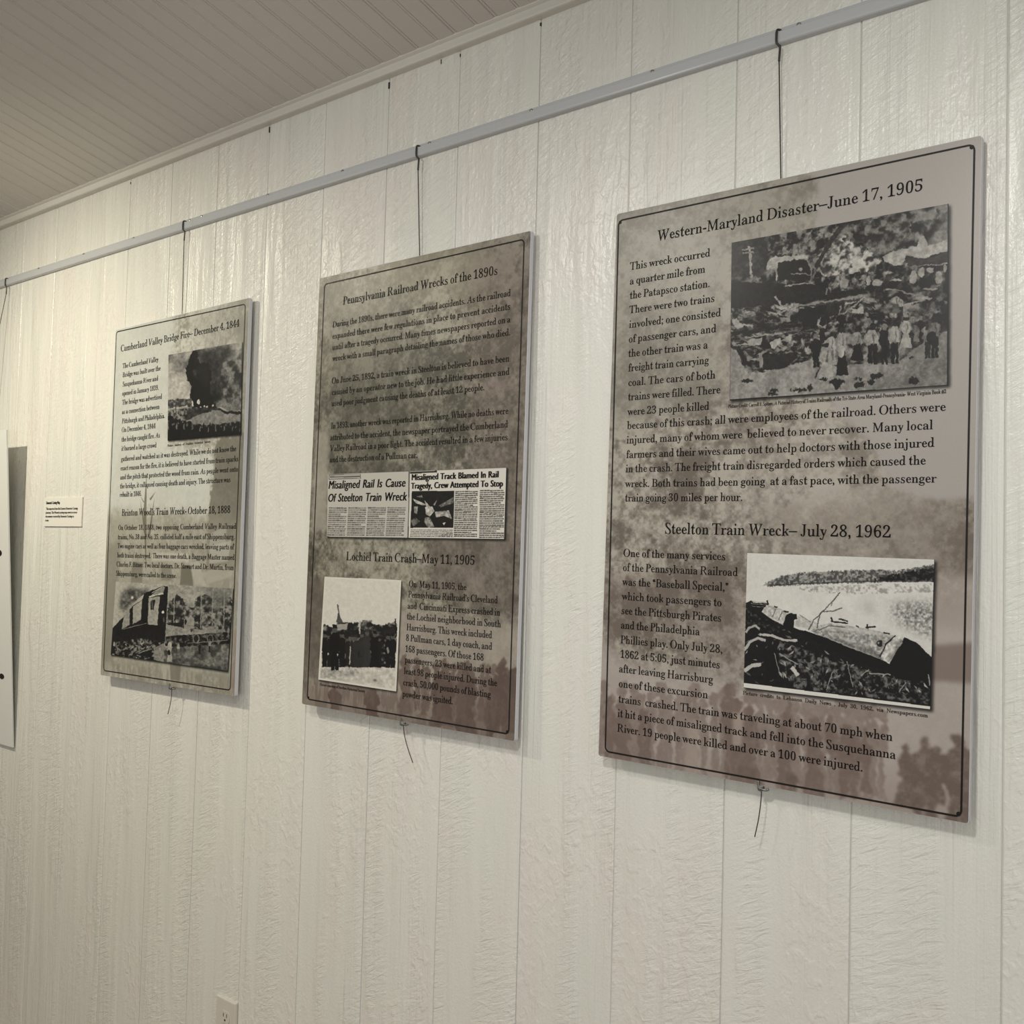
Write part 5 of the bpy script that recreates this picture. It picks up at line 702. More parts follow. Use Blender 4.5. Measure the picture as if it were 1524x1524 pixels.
def art_fire():           # smoke column over a burning bridge, crowd in front
    A = Art(300, 300, [(612, 590), (1278, 465), (1272, 1295), (605, 1360)], .5, 15)
    A.poly([(590, 440), (1300, 440), (1300, 1120), (590, 1120)], .5, lo=.34, hi=.62, cell=50, seed=71)
    A.poly([(605, 760), (800, 800), (830, 1010), (605, 1010)], .70, .85, soft=10)
    A.poly([(640, 620), (770, 640), (770, 760), (650, 760)], .42, .5, soft=12, tex=.2, cell=14)
    A.poly([(850, 560), (1180, 490), (1190, 560), (1130, 620), (1130, 900), (1060, 1050), (960, 1050), (900, 700)], .15, .9, soft=9, tex=.22, cell=22)
    A.poly([(1090, 640), (1275, 560), (1275, 1000), (1040, 1040)], .42, .75, soft=8, lo=.10, hi=.52, cell=22, seed=73)
    A.poly([(790, 640), (815, 570), (862, 545), (880, 620), (905, 660), (960, 660), (1010, 750), (985, 900), (1010, 1000), (1060, 1060), (830, 1070), (805, 1000), (820, 850), (780, 800), (770, 710)], .05, ragged=4); A.ell(852, 752, 20, 26, .3, .7, soft=3)
    A.poly([(860, 690), (940, 680), (985, 790), (960, 900), (880, 820)], .09, .9, soft=4)
    A.poly([(608, 1000), (700, 985), (820, 985), (830, 1050), (606, 1075)], .33, lo=.22, hi=.5, cell=9, seed=75)
    A.line([(606, 1080), (780, 1050)], 14, .62); A.poly([(606, 1085), (780, 1065), (800, 1140), (606, 1160)], .45, lo=.15, hi=.5, cell=8, seed=76)
    for x, y in ((830, 1025), (885, 1010), (905, 1050), (935, 1045), (960, 1050), (1015, 1045), (815, 1070), (870, 1065)): A.ell(x, y, 9, 22 if x in (830, 885) else 9, .75)
    A.poly([(800, 1060), (1050, 1055), (1060, 1090), (980, 1120), (800, 1170), (740, 1170)], .10, .9, soft=3, tex=.2, cell=8)
    A.poly([(760, 1180), (900, 1120), (1070, 1070), (1275, 1120), (1275, 1200), (1050, 1210), (850, 1215)], .47, tex=.1, cell=14)
    A.poly([(1050, 1045), (1275, 1045), (1275, 1080), (1160, 1075)], .40); A.poly([(1050, 1062), (1150, 1085), (1275, 1085), (1275, 1112), (1150, 1112), (1070, 1085)], .08)
    A.poly([(605, 1140), (650, 1145), (700, 1165), (770, 1185), (850, 1220), (1050, 1205), (1275, 1180), (1275, 1300), (605, 1362)], .07, ragged=3)
    for k in range(46):
        x = 612 + k * 14.5; A.person(x, 1180 + (k * 37) % 30 + (15 if x > 850 else 0), 1330, 11, .06 + .3 * ((k * 7) % 5 == 0), .05, head=.3 if k % 3 == 0 else .08)
    A.warp(3, 14, 94, .14)
    A.line([(680, 1040), (680, 1170)], 6, .12); A.line([(605, 1358), (1272, 1294)], 10, .04); A.line([(1278, 466), (1272, 1295)], 5, .1)
    A.grain(.05); return tint(A.a, (.97, .98, 1.0), (1, .97, .90))

def art_cars():           # two views of wrecked wooden cars
    A = Art(480, 300, [(237, 80), (1235, 130), (1190, 838), (192, 705)], .5, 16)
    L = [(200, 60), (683, 100), (650, 775), (180, 715)]
    A.poly(L, .64, tex=.05, cell=40)
    A.poly([(290, 170), (360, 135), (460, 150), (500, 130), (520, 260), (380, 260), (300, 340), (260, 280)], .30, .9, soft=8, tex=.3, cell=14); A.ell(375, 215, 12, 12, .8, soft=2)
    A.poly([(205, 480), (300, 380), (470, 180), (520, 160), (640, 110), (690, 120), (665, 560), (650, 600), (450, 600), (196, 640)], .06, tex=.06)
    A.poly([(540, 190), (625, 118), (655, 118), (645, 165), (520, 215)], .5); A.line([(545, 170), (640, 115)], 6, .7); A.line([(520, 205), (640, 175)], 12, .72)
    A.poly([(380, 265), (475, 180), (470, 215), (450, 240), (370, 290)], .62); A.poly([(310, 345), (355, 320), (352, 450), (285, 485)], .56); A.poly([(382, 290), (460, 235), (450, 400), (380, 440)], .60); A.line([(290, 485), (500, 430)], 5, .5)
    A.poly([(515, 215), (610, 200), (590, 450), (508, 440)], .60); A.poly([(535, 240), (572, 228), (560, 320), (530, 315)], .12); A.line([(545, 240), (548, 320)], 3, .6)
    A.ell(637, 335, 11, 13, .8); A.ell(682, 320, 8, 16, .8); A.ell(645, 400, 6, 20, .35)
    A.poly([(200, 600), (450, 560), (650, 590), (650, 775), (190, 712)], .3, lo=.05, hi=.52, cell=12, seed=81)
    A.specks([(200, 590), (650, 590), (650, 765), (192, 705)], 120, 17, (.05, .07, .45, .6), 83, 1.2, 3)
    A.poly([(430, 690), (540, 650), (545, 730), (420, 705)], .07); A.line([(430, 688), (545, 648)], 9, .5); A.poly([(560, 640), (650, 600), (645, 760), (560, 745)], .5, tex=.1)
    A.poly([(196, 480), (240, 480), (225, 690), (192, 700)], .08); A.ell(222, 610, 8, 20, .6)
    R = [(683, 100), (1240, 125), (1195, 840), (645, 770)]
    A.poly(R, .58, tex=.1, cell=24)
    A.poly([(683, 260), (720, 230), (760, 180), (790, 200), (820, 260), (900, 300), (930, 200), (1000, 180), (1090, 200), (1220, 210), (1215, 500), (670, 500)], .38, lo=.12, hi=.55, cell=14, seed=85, ragged=4)
    A.poly([(960, 120), (1235, 130), (1190, 260), (1060, 340), (1040, 200)], .42, .75, soft=7, tex=.1)
    for x in (965, 1062, 1160, 735): A.line([(x, 130), (x - 6, 470)], 7, .55)
    A.poly([(1050, 480), (1120, 330), (1145, 340), (1080, 500)], .5, .8, soft=3)
    A.poly([(675, 430), (815, 420), (800, 470), (672, 460)], .08); A.poly([(668, 440), (810, 465), (785, 540), (665, 525)], .52, tex=.1); A.line([(668, 432), (810, 462)], 7, .06)
    A.poly([(815, 390), (905, 385), (900, 470), (820, 490)], .55); A.poly([(822, 395), (840, 395), (836, 440), (822, 440)], .1)
    A.poly([(900, 480), (1000, 480), (990, 515), (900, 500)], .5); A.poly([(1010, 475), (1160, 480), (1170, 520), (1010, 510)], .5)
    A.poly([(664, 540), (1210, 500), (1205, 620), (1000, 640), (800, 640), (655, 620)], .16, lo=.06, hi=.42, cell=10, seed=87)
    for x in (920, 1040): A.ell(x, 560, 28, 40, .45); A.ell(x, 560, 20, 31, .12)
    A.line([(850, 600), (1190, 570)], 6, .5); A.poly([(650, 640), (1206, 600), (1192, 838), (645, 768)], .33, lo=.24, hi=.45, cell=20, seed=88)
    for a in ((695, 560, 760, 36, .66, .6, 1), (770, 590, 700, 24, .6, .4, 1), (735, 560, 640, 22, .2, .1, 0), (950, 600, 690, 20, .1, .08, 0), (1035, 560, 680, 22, .5, .1, 0), (1145, 600, 690, 18, .5, .5, 1), (1195, 450, 560, 18, .5, .4, 0), (1097, 440, 520, 18, .5, .4, 0)): A.person(*a[:6], bool(a[6]), head=.3)
    A.ell(690, 680, 12, 24, .06)
    A.warp(1.3, 8, 95, .14)
    A.line([(192, 707), (1190, 838)], 8, .05); A.line([(1235, 130), (1190, 838)], 7, .07)
    A.poly([(180, 60), (262, 60), (262, 300), (235, 380), (195, 500)], .70, .6, soft=8)
    A.grain(.05); return tint(A.a, (.98, .99, .97), (1, .98, .91))

# ---- printed backgrounds of the boards (board pixels 1 px = 1 mm / 1.6)
def board_art(k, corners, W, H, seed):
    w, h = int(W * 1600), int(H * 1600)
    A = Art(w, h, corners, 0, seed)
    def lay(base, col, M): return base * (1 - M[..., None]) + np.array(col) / 255. * M[..., None]
    def mk(pts, soft=0, ragged=0, sd=0, strength=.9):
        M, bb = A.mask(pts); r = max(soft, ragged)
        if r: M = blur(M, r)
        if ragged: M = np.clip((M + (fbm(h, w, ragged * 1.5, 4, seed + sd) - .5) * 4 * M * (1 - M) - .3) * 3.2, 0, 1); M = blur(M, 2)
        return M
    big, mid, fin = fbm(h, w, 260, 3, seed), fbm(h, w, 90, 4, seed + 1), fbm(h, w, 26, 4, seed + 2, .7)
    tiny = fbm(h, w, 13, 3, seed + 5, .7)
    n = np.clip((big * .26 + mid * .32 + fin * .38 + tiny * .30 - .13 - .5) * (2.5, 1.9, 2.4)[k] + .5, 0, 1)
    fibre = fbm(h, w, 60, 4, seed + 3, .6, .35, 1.8)
    def ramp2(a, b, t): return np.array(a) / 255. * (1 - t[..., None]) + np.array(b) / 255. * t[..., None]
    def crowd(C, pts, col, al, soft=3):
        s = Art(w, h, corners, 0, 1)
        rr = np.random.RandomState(len(pts) + k)
        for p in pts: s.person(p[0] + rr.uniform(-3, 3), p[1] + rr.uniform(-5, 5), p[2] + rr.uniform(-6, 6), p[3] * rr.uniform(.7, 1.35), 1, 1, p[4] if len(p) > 4 else False, hat=(len(p) > 5 and p[5]))
        s.warp(6, 24, 50 + k); s.warp(2.5, 9, 60 + k)
        M = np.clip(blur(s.a, soft - 1) * (.62 + .35 * fin + .25 * tiny) * al * 1.1, 0, 1); return lay(C, col, M)
    if k == 2:
        C = ramp2((104, 95, 87), (166, 160, 149), n)
        C = lay(C, (140, 137, 127), mk([(900, 300), (1225, 250), (1215, 350), (1090, 370), (1085, 600), (900, 640)], 30) * .55)
        C = lay(C, (172, 166, 157), mk([(1100, 640), (1400, 600), (1400, 850), (1300, 800), (1180, 820), (1080, 760)], 45) * .55 * (.4 + .6 * mid))
        C = lay(C, (118, 106, 98), mk([(1120, 760), (1200, 745), (1300, 720), (1400, 738), (1480, 735), (1480, 870), (1400, 850), (1200, 830)], 20, 0) * .6 * fin)
        C = lay(C, (160, 154, 149), mk([(1218, 240), (1480, 190), (1480, 737), (1395, 742), (1330, 722), (1300, 660), (1240, 600), (1215, 400)], 7))
        C = lay(C, (112, 98, 91), mk([(880, 850), (1110, 850), (1110, 1010), (1060, 1000), (1000, 960), (880, 930)], 26) * .45 * (.4 + .6 * fin))
        C = lay(C, (168, 159, 153), mk([(870, 930), (940, 985), (1060, 1000), (1110, 1030), (1480, 870), (1480, 1300), (860, 1260)], 26) * .9)
        C = lay(C, (170, 160, 152), mk([(1386, 850), (1480, 850), (1480, 955), (1386, 950)], 12) * .7)
        C = lay(C, (116, 103, 96), mk([(1385, 958), (1480, 950), (1480, 1016), (1385, 1010)], 5) * .85); C = lay(C, (140, 128, 121), mk([(1390, 880), (1480, 890), (1480, 940), (1390, 930)], 14) * .4)
        C = lay(C, (148, 135, 127), mk([(870, 1090), (1300, 1150), (1480, 1180), (1480, 1300), (860, 1260)], 30) * .85 * (.5 + .5 * mid))
        back = [(900 + i * 13.5, 1012 + (i * 29) % 17 + i * .9, 1130 + i * 2, 15, i % 3 == 0, i % 2 == 0) for i in range(32)]
        C = crowd(C, back, (126, 112, 105), .8, 3)
        C = crowd(C, [(905, 1030, 1145, 22), (925, 1040, 1160, 30, True), (958, 1058, 1150, 24), (1085, 1020, 1160, 26), (1112, 1052, 1165, 26, True), (1095, 1040, 1170, 22), (1168, 1058, 1175, 24), (1215, 1065, 1190, 34, True), (1262, 1078, 1185, 30), (1290, 1080, 1180, 22, False, True), (1176, 1040, 1100, 14), (1240, 1060, 1130, 18)], (112, 97, 90), .85, 3)
        C = crowd(C, [(1376, 1092, 1215, 46), (1352, 1110, 1200, 30, True), (1426, 1090, 1230, 40), (1448, 1105, 1240, 30, True), (1400, 1105, 1200, 18), (1183, 1140, 1185, 22)], (103, 89, 82), .9, 4)
        C = lay(C, (172, 160, 150), mk([(1022, 1080), (1040, 1075), (1040, 1170), (1015, 1170)], 5) * .5); C = lay(C, (175, 163, 153), mk([(1092, 1060), (1108, 1060), (1104, 1110), (1090, 1110)], 4) * .6)
        C = lay(C, (96, 84, 78), mk([(1100, 1138), (1130, 1145), (1120, 1160), (1095, 1155)], 3) * .5)
    elif k == 1:
        C = ramp2((72, 69, 60), (146, 142, 129), n)
        C = lay(C, (165, 160, 142), mk([(600, 370), (720, 345), (745, 420), (690, 450), (570, 430), (560, 395)], 34) * .55)  # cream glow of the lamp's reflection, painted into the print at top centre
        C = lay(C, (74, 72, 62), mk([(485, 430), (600, 430), (620, 560), (590, 720), (485, 700)], 60) * .45)
        C = lay(C, (112, 98, 91), mk([(690, 380), (790, 350), (780, 820), (720, 800), (700, 600)], 45) * .6 * (.5 + .5 * fin))
        C = lay(C, (150, 146, 136), mk([(470, 640), (490, 640), (487, 790), (463, 790)], 10) * .8)
        C = lay(C, (158, 153, 142), mk([(500, 800), (560, 800), (640, 820), (650, 850), (560, 860), (500, 830)], 18, 0) * .8 * fin)
        C = lay(C, (106, 94, 88), mk([(640, 790), (775, 790), (772, 915), (700, 905), (640, 880)], 18) * .65 * (.5 + .5 * fin))
        C = lay(C, (92, 84, 76), mk([(455, 860), (490, 860), (475, 1010), (450, 1000)], 16) * .7)
        C = lay(C, (148, 140, 131), mk([(590, 905), (775, 925), (775, 1100), (450, 1050), (455, 1010), (590, 1030)], 20) * .8)
        C = lay(C, (112, 100, 92), mk([(450, 1020), (600, 1035), (780, 1060), (780, 1110), (440, 1060)], 12) * .55)
        C = crowd(C, [(600 + i * 9.5, 975 + (i * 29) % 13 + i * .8, 1060 + i, 11, i % 3 == 0, i % 2 == 0) for i in range(19)], (96, 82, 75), .85, 3)
        C = crowd(C, [(500, 1020, 1075, 22, True), (555, 1020, 1080, 26, True), (660, 1000, 1085, 26, True), (690, 1000, 1095, 28, True), (742, 988, 1090, 30), (764, 990, 1085, 24, True), (726, 1030, 1100, 22), (748, 975, 1000, 9)], (86, 72, 66), .9, 3)
        C = lay(C, (98, 84, 77), np.clip(mk([(450, 1000), (775, 1040), (775, 1110), (440, 1060)], 8) * (fibre > .52), 0, 1) * .5)
    else:
        C = ramp2((140, 136, 123), (190, 187, 174), n)
        C = lay(C, (190, 190, 180), mk([(160, 490), (260, 470), (250, 660), (315, 670), (310, 760), (160, 760)], 26) * .85)
        C = lay(C, (140, 138, 124), mk([(280, 470), (370, 440), (372, 520), (300, 510)], 30) * .5 * (.4 + .6 * fin))
        C = lay(C, (104, 100, 88), mk([(322, 650), (372, 640), (360, 830), (340, 850), (306, 860), (312, 740), (318, 700)], 7, 10, 3) * .8)
        C = lay(C, (122, 119, 106), mk([(352, 480), (374, 470), (366, 640), (352, 650)], 9) * .6 * (.4 + .6 * fin))
        C = lay(C, (142, 137, 122), mk([(150, 760), (365, 768), (350, 1030), (140, 1000)], 26) * .85 * (.45 + .55 * mid))
        C = lay(C, (128, 123, 110), mk([(152, 820), (180, 800), (166, 985), (146, 985)], 9) * .7)
        for q in ([(217, 855), (218, 700), (213, 760)], [(219, 850), (222, 720), (221, 760)], [(219, 800), (208, 740), (214, 790)], [(219, 800), (230, 735), (224, 790)], [(215, 745), (208, 735), (213, 745)], [(222, 740), (232, 728), (224, 742)]):
            C = lay(C, (96, 91, 78), mk(q, 1) * .8)
        for q, c in (([(196, 835), (212, 835), (211, 866), (194, 866)], (110, 105, 92)), ([(240, 838), (256, 838), (255, 862), (240, 862)], (118, 113, 100)), ([(270, 840), (285, 838), (288, 870), (268, 868)], (90, 86, 74)), ([(282, 835), (296, 832), (308, 870), (290, 868)], (172, 168, 156)), ([(300, 850), (330, 838), (350, 842), (345, 855), (310, 866)], (168, 162, 148)), ([(315, 790), (338, 778), (336, 815), (310, 815)], (165, 162, 150)), ([(312, 810), (345, 800), (340, 832), (312, 836)], (176, 172, 160)), ([(226, 820), (280, 820), (282, 834), (226, 832)], (182, 178, 166))):
            C = lay(C, c, mk(q, 3) * .7)
        C = lay(C, (178, 172, 158), mk([(240, 990), (262, 985), (262, 1016), (238, 1012)], 5) * .6); C = lay(C, (106, 99, 88), mk([(253, 985), (270, 988), (268, 1014), (254, 1012)], 3) * .7)
        C = lay(C, (140, 118, 108), mk([(352, 935), (368, 935), (360, 1030), (345, 1030)], 7) * .55)
        C = lay(C, (122, 112, 98), np.clip(mk([(145, 985), (360, 1010), (355, 1040), (140, 1005)], 6) * (fibre > .55), 0, 1) * .4)
    # slightly paler trimmed margin outside the printed border
    C = C * (1 + (np.random.RandomState(seed).rand(h, w, 1) - .5) * .035)
    if k == 0: C = C * np.array([.985, 1.0, 1.025])
    return np.clip(C, 0, 1)

# ------------------------------------------------------------------ lettering (outlines: 's' serif book face, 'b' plain face)
GL = {}
for face_no, code, adv, groups in GLYPHS:
    V, F = [], []
    for g in groups:
        loops = [[Vector((q[i] / 1000, q[i + 1] / 1000, 0)) for i in range(0, len(q), 2)] for q in g]
        b = len(V); V += [(p.x, p.y) for l in loops for p in l]
        for t in tessellate_polygon(loops):
            t = [b + i for i in t]
            ar = (V[t[1]][0] - V[t[0]][0]) * (V[t[2]][1] - V[t[0]][1]) - (V[t[1]][1] - V[t[0]][1]) * (V[t[2]][0] - V[t[0]][0])
            if abs(ar) > 1e-9: F.append(t if ar > 0 else t[::-1])
    GL[('s', 'b')[face_no] + chr(code)] = (adv / 1000, np.array(V), F)
def set_line(VV, FF, text, u0, u1, z, size, H, kx=1.02, face='s', slant=0., y=-.0006, smear=.00013, fit=True, word=None):
    """one line of type between u0 and u1 (metres from the left edge of the board), baseline at depth z from the top"""
    gl = [(None if c == ' ' else GL.get(face + c) or GL.get('s' + c)) for c in text]
    wg = sum(g[0] for g in gl if g) * size * kx; ns = sum(1 for g in gl if g is None)
    sp = .23 * size
    if word: kx = (u1 - u0 - ns * word * size) / sum(g[0] for g in gl if g) / size; sp = word * size; fit = False
    if fit:
        if ns: sp = min(max((u1 - u0 - wg) / ns, .21 * size), .75 * size)
        r = (u1 - u0) / (wg + sp * ns); kx *= r; sp *= r
    x = u0
    for g in gl:
        if g is None: x += sp; continue
        for dx in ((-smear, smear) if smear < .0003 else (-smear, 0, smear)):
            b = len(VV); VV.extend((x + dx + (px + slant * py) * size * kx, y, H - z + py * size) for px, py in g[1]); FF.extend([b + i for i in t] for t in g[2])
        x += g[0] * size * kx
    return kx
# ------------------------------------------------------------------ the three printed boards
SIZES = {'b': .0194, 't': .0262, 'c': .0084}
PARTN = {'b': 'paragraph_lettering', 't': 'heading_lettering', 'c': 'caption_lettering'}
GAINS = {0: 1.10, 1: 1.15, 2: 1.02}
def board_matrix(p):
    x, z, ro, dt, db, W, H = p; s = (db - dt) / H
    X = Vector((math.cos(ro), 0, math.sin(ro))); Z = Vector((-math.sin(ro), s, math.cos(ro))).normalized(); Y = Z.cross(X).normalized(); X = Y.cross(Z)
    M = Matrix((X, Y, Z)).transposed().to_4x4(); M.translation = Vector((x, -dt, Z0 + z)) - Z * H - X * (W / 2); return M
def quad_slab(name, q, H, y0, y1, mat, parent):
    """thin printed slab whose front follows four (u, v) corners"""
    V = [(u, y0, H - v) for u, v in q] + [(u, y1, H - v) for u, v in q]
    F = [(3, 2, 1, 0)] + [(i, (i + 1) % 4, 4 + (i + 1) % 4, 4 + i) for i in range(4)] + [(4, 5, 6, 7)]
    me = mesh(name, V, F); uv = me.uv_layers.new(name='print'); T = [(0, 1), (1, 1), (1, 0), (0, 0)]
    for li, l in enumerate(me.loops): uv.data[li].uv = T[l.vertex_index % 4]
    bm = bmesh.new(); bm.from_mesh(me); bmesh.ops.recalc_face_normals(bm, faces=bm.faces[:]); bm.to_mesh(me); bm.free()
    return link(name, me, parent, mat)
def board_mesh(W, H, T):
    bm = bmesh.new(); bmesh.ops.create_cube(bm, size=1)
    for v in bm.verts: v.co = Vector((W * (v.co.x + .5), T * (v.co.y + .5), H * (v.co.z + .5)))
    bmesh.ops.bevel(bm, geom=[e for e in bm.edges if abs((e.verts[0].co - e.verts[1].co).y) > T * .5], offset=.004, segments=3, affect='EDGES', profile=.5)
    bmesh.ops.bevel(bm, geom=[e for e in bm.edges if abs((e.verts[0].co - e.verts[1].co).y) < 1e-5], offset=.0005, segments=1, affect='EDGES', profile=.5)
    uvl = bm.loops.layers.uv.new('print')
    for f in bm.faces:
        f.material_index = 0 if f.normal.y < -.9 else 1
        for l in f.loops: l[uvl].uv = (l.vert.co.x / W, l.vert.co.z / H)
    me = bpy.data.meshes.new('board'); bm.to_mesh(me); bm.free(); return me
def border_mesh(q, H, r, t, y):
    """printed rule round the board, corners softly rounded"""
    def ring(o):
        P = []; c = np.array(q, float); cen = c.mean(0)
        for i in range(4):
            a, b, d = c[i - 1], c[i], c[(i + 1) % 4]
            e1, e2 = (a - b) / np.linalg.norm(a - b), (d - b) / np.linalg.norm(d - b)
            cc = b + (e1 + e2) * r
            for k in range(6):
                s = k / 5 * math.pi / 2; P.append(cc - e2 * (r - o) * math.cos(s) - e1 * (r - o) * math.sin(s))
        return P
    a, b = ring(0), ring(t); n = len(a)
    V = [(p[0], y, H - p[1]) for p in a + b]; return V, [(i, (i + 1) % n, n + (i + 1) % n, n + i) for i in range(n)]
def drop(q, d=.0022): return [(u + d, v + d) for u, v in q]
PHOTO = {  # quad name -> (builder, label)
    0: [('photoA', art_fire, 'photograph of a smoke column over a burning bridge'), ('photoB', art_cars, 'pair of photographs of wrecked wooden train cars')],
    1: [('clip', art_clip, 'two newspaper cuttings side by side'), ('photo', art_crowd, 'white bordered photograph of standing men and a steeple')],
    2: [('photoA', art_crane, 'photograph of a crowd before a heaped train wreck'), ('photoB', art_tankcars, 'photograph of tank cars lying on a river bank')]}
LABELS = ['mottled pale grey board headed Cumberland Valley Bridge Fire, hanging leftmost of three history boards',
          'dark grey mottled board headed Pennsylvania Railroad Wrecks of the 1890s, hanging in the middle',
          'largest looking brown grey board headed Western-Maryland Disaster, hanging nearest on the right']
for k, bp_ in enumerate(BOARDS):
    W, H = bp_[5], bp_[6]; M = board_matrix(bp_)
    root = empty('exhibit_board', M); tag(root, LABELS[k], 'board', 'printed history boards hung from the rail')
    art = board_art(k, CORNERS[k], W, H, 100 + 10 * k)
    # printed drop shadows under the pictures belong to the print
    A_ = Art(art.shape[1], art.shape[0], [(0, 0), (W, 0), (W, H), (0, H)], 0, 1)
    for qn, f, lb in PHOTO[k]: A_.poly(drop(QUADS[k][qn], .0030), 1, .9, soft=3)
    art = art * (1 - A_.a[..., None] * .85)
    im = make_image('board_print', art, GAINS[k])
    o = link('board', board_mesh(W, H, .010), root); o.data.materials.append(print_mat('printed_board_face', im)); o.data.materials.append(M_EDGE)
    for qn, f, lb in PHOTO[k]:
        pim = make_image('picture_print', f(), GAINS[k] * .9)
        p = quad_slab('newspaper_cutting' if qn == 'clip' else 'printed_photograph', QUADS[k][qn], H, -.0004, .0002, print_mat('printed_picture', pim), root); tag(p, lb)
    V, F = border_mesh(QUADS[k]['border'], H, .010, .0027, -.0005)
    for (cx, cy) in QUADS[k]['border']:   # heavier knots at the corners of the rule
        b = QUADS[k]['border']; mu = (b[0][0] + b[1][0]) / 2; mv = (b[0][1] + b[2][1]) / 2
        sx, sy = (1 if cx < mu else -1), (1 if cy < mv else -1); n0 = len(V)
        if (k == 2 and sx < 0) or (k == 1 and cy > mv) or (k == 2 and cy < mv):
            for i in range(8): V.append((cx + sx * .0048 + .0032 * math.cos(i * math.pi / 4), -.00055, H - (cy + sy * .0048) + .0032 * math.sin(i * math.pi / 4)))
            F.append(tuple(range(n0, n0 + 8))[::-1])
    link('border_rule', mesh('border_rule', V, F), root, M_INK)
    groups, last = [], None     # a heading, caption or paragraph is one part each
    for row in LINES[k]:
        if last is None or row[0] != last[0] or row[4] - last[4] > .034 or row[4] < last[4]: groups.append([])
        groups[-1].append(row); last = row
    for rows in groups:
        VV, FF = [], []
        for ty, s, u0, u1, v in rows: set_line(VV, FF, s, u0, u1, v, SIZES[ty], H)
        link(PARTN[rows[0][0]], mesh(PARTN[rows[0][0]], VV, FF), root, M_INK)
    if k == 1:   # headlines of the two cuttings, in their own plain bold faces
        for sl, word, smear, rows in ((.17, .34, .0008, (('Misaligned Rail Is Cause', .0600, .3005, .4765, .0255), ('Of Steelton Train Wreck', .0600, .3050, .5050, .0255))),
                                      (0., .30, .0010, (('Misaligned Track Blamed In Rail', .3175, .5515, .4640, .0180), ('Tragedy, Crew Attempted To Stop', .3175, .5625, .4815, .0180)))):
            VV, FF = [], []
            for s, u0, u1, v, sz in rows: set_line(VV, FF, s, u0, u1, v, sz, H, face='b', slant=sl, y=-.0009, smear=smear, word=word)
            link('headline_lettering', mesh('headline_lettering', VV, FF), root, M_INK)

# ------------------------------------------------------------------ hooks, cables and clips
def cable(hx, topz_y, btm, tail, label, full=True):
    """hx: x on the rail; topz_y: where the cable passes behind the board; btm: clip point; tail: path below"""
    root = empty('hanging_cable', Matrix.Translation((hx, -.0105, Z0 + .800))); tag(root, label, 'cable', 'cables hanging the boards from the rail')
    o0 = Vector((hx, -.0105, Z0 + .800))
    def add(name, pts, r, mat, n=8, k=5):
        P = smooth_path(pts, k); V, F = tube([p - o0 for p in P], r, n); return link(name, mesh(name, V, F, True), root, mat)
    z = Z0 - .0032
    add('rail_hook', [(hx + .0045, -.0072, z + .842), (hx + .0035, -.0080, z + .8487), (hx + .001, -.0112, z + .8505), (hx - .001, -.0145, z + .8485), (hx - .0015, -.0152, z + .838), (hx - .0012, -.0150, z + .829), (hx + .0008, -.0135, z + .8255), (hx + .0035, -.0118, z + .8225)], .0019, M_STEEL)
    add('ferrule', [(hx + .0035, -.0118, z + .8238), (hx + .003, -.0118, z + .812), (hx + .0022, -.0118, z + .799)], .0019, M_STEEL)
    add('cable', [(hx + .0022, -.0118, z + .800), topz_y] + ([btm] if btm else []), .00105, M_STEEL, k=1)
    if tail:
        add('cable_tail', tail, .0009, M_STEEL)
        b = Vector(btm)
        s = Vector(tail[0])
        add('bottom_clip', [s + Vector((.001, .006, .003)), s + Vector((0, .002, -.001)), s + Vector((-.001, -.002, -.0015)), s + Vector((-.002, -.0058, .001)), s + Vector((-.0025, -.0062, .007)), s + Vector((-.0025, -.0060, .014))], .0016, M_CLIP)
        add('grip_wedge', [s + Vector((-.002, .001, .0005)), s + Vector((.006, .002, -.0005)), s + Vector((.011, .003, .001))], [.0022] * 5 + [.0018] * 5 + [.001], M_CLIP)
    return root
names = ['dark steel cable with rail hook above the Cumberland Valley Bridge Fire board', 'dark steel cable with rail hook above the Pennsylvania Railroad Wrecks board', 'dark steel cable with rail hook above the Western-Maryland Disaster board']
HX = [-2.3985, -1.5415, -.7341]
TX = [-2.3515, -1.5195, -.7350]
TAIL = [[(0, 0), (.0005, -.014), (-.003, -.036), (-.013, -.066)], [(0, 0), (.004, -.020), (.014, -.044), (.030, -.072)], [(0, 0), (-.0005, -.016), (-.004, -.045), (-.010, -.074)]]
for k in range(3):
    M = board_matrix(BOARDS[k]); W, H = BOARDS[k][5:]; top = M @ Vector((W / 2, .0125, H - .02)); 
    Mi = M.inverted(); bz = (M @ Vector((W / 2, 0, 0))).z
    s = M @ Vector(((TX[k] - M.translation.x), 0.003, -.0062))
    tl = [s + Vector((dx, 0, dz)) for dx, dz in TAIL[k]]
    cable(HX[k], (top.x if k == 0 else top.x, top.y + .0005, top.z), (s.x, s.y + .010, s.z + .012), tl, names[k])
cable(-3.4070, (-3.4350, -.0700, Z0 + .335), None, None, 'dark steel cable with rail hook leftmost above the white board and its shadow')

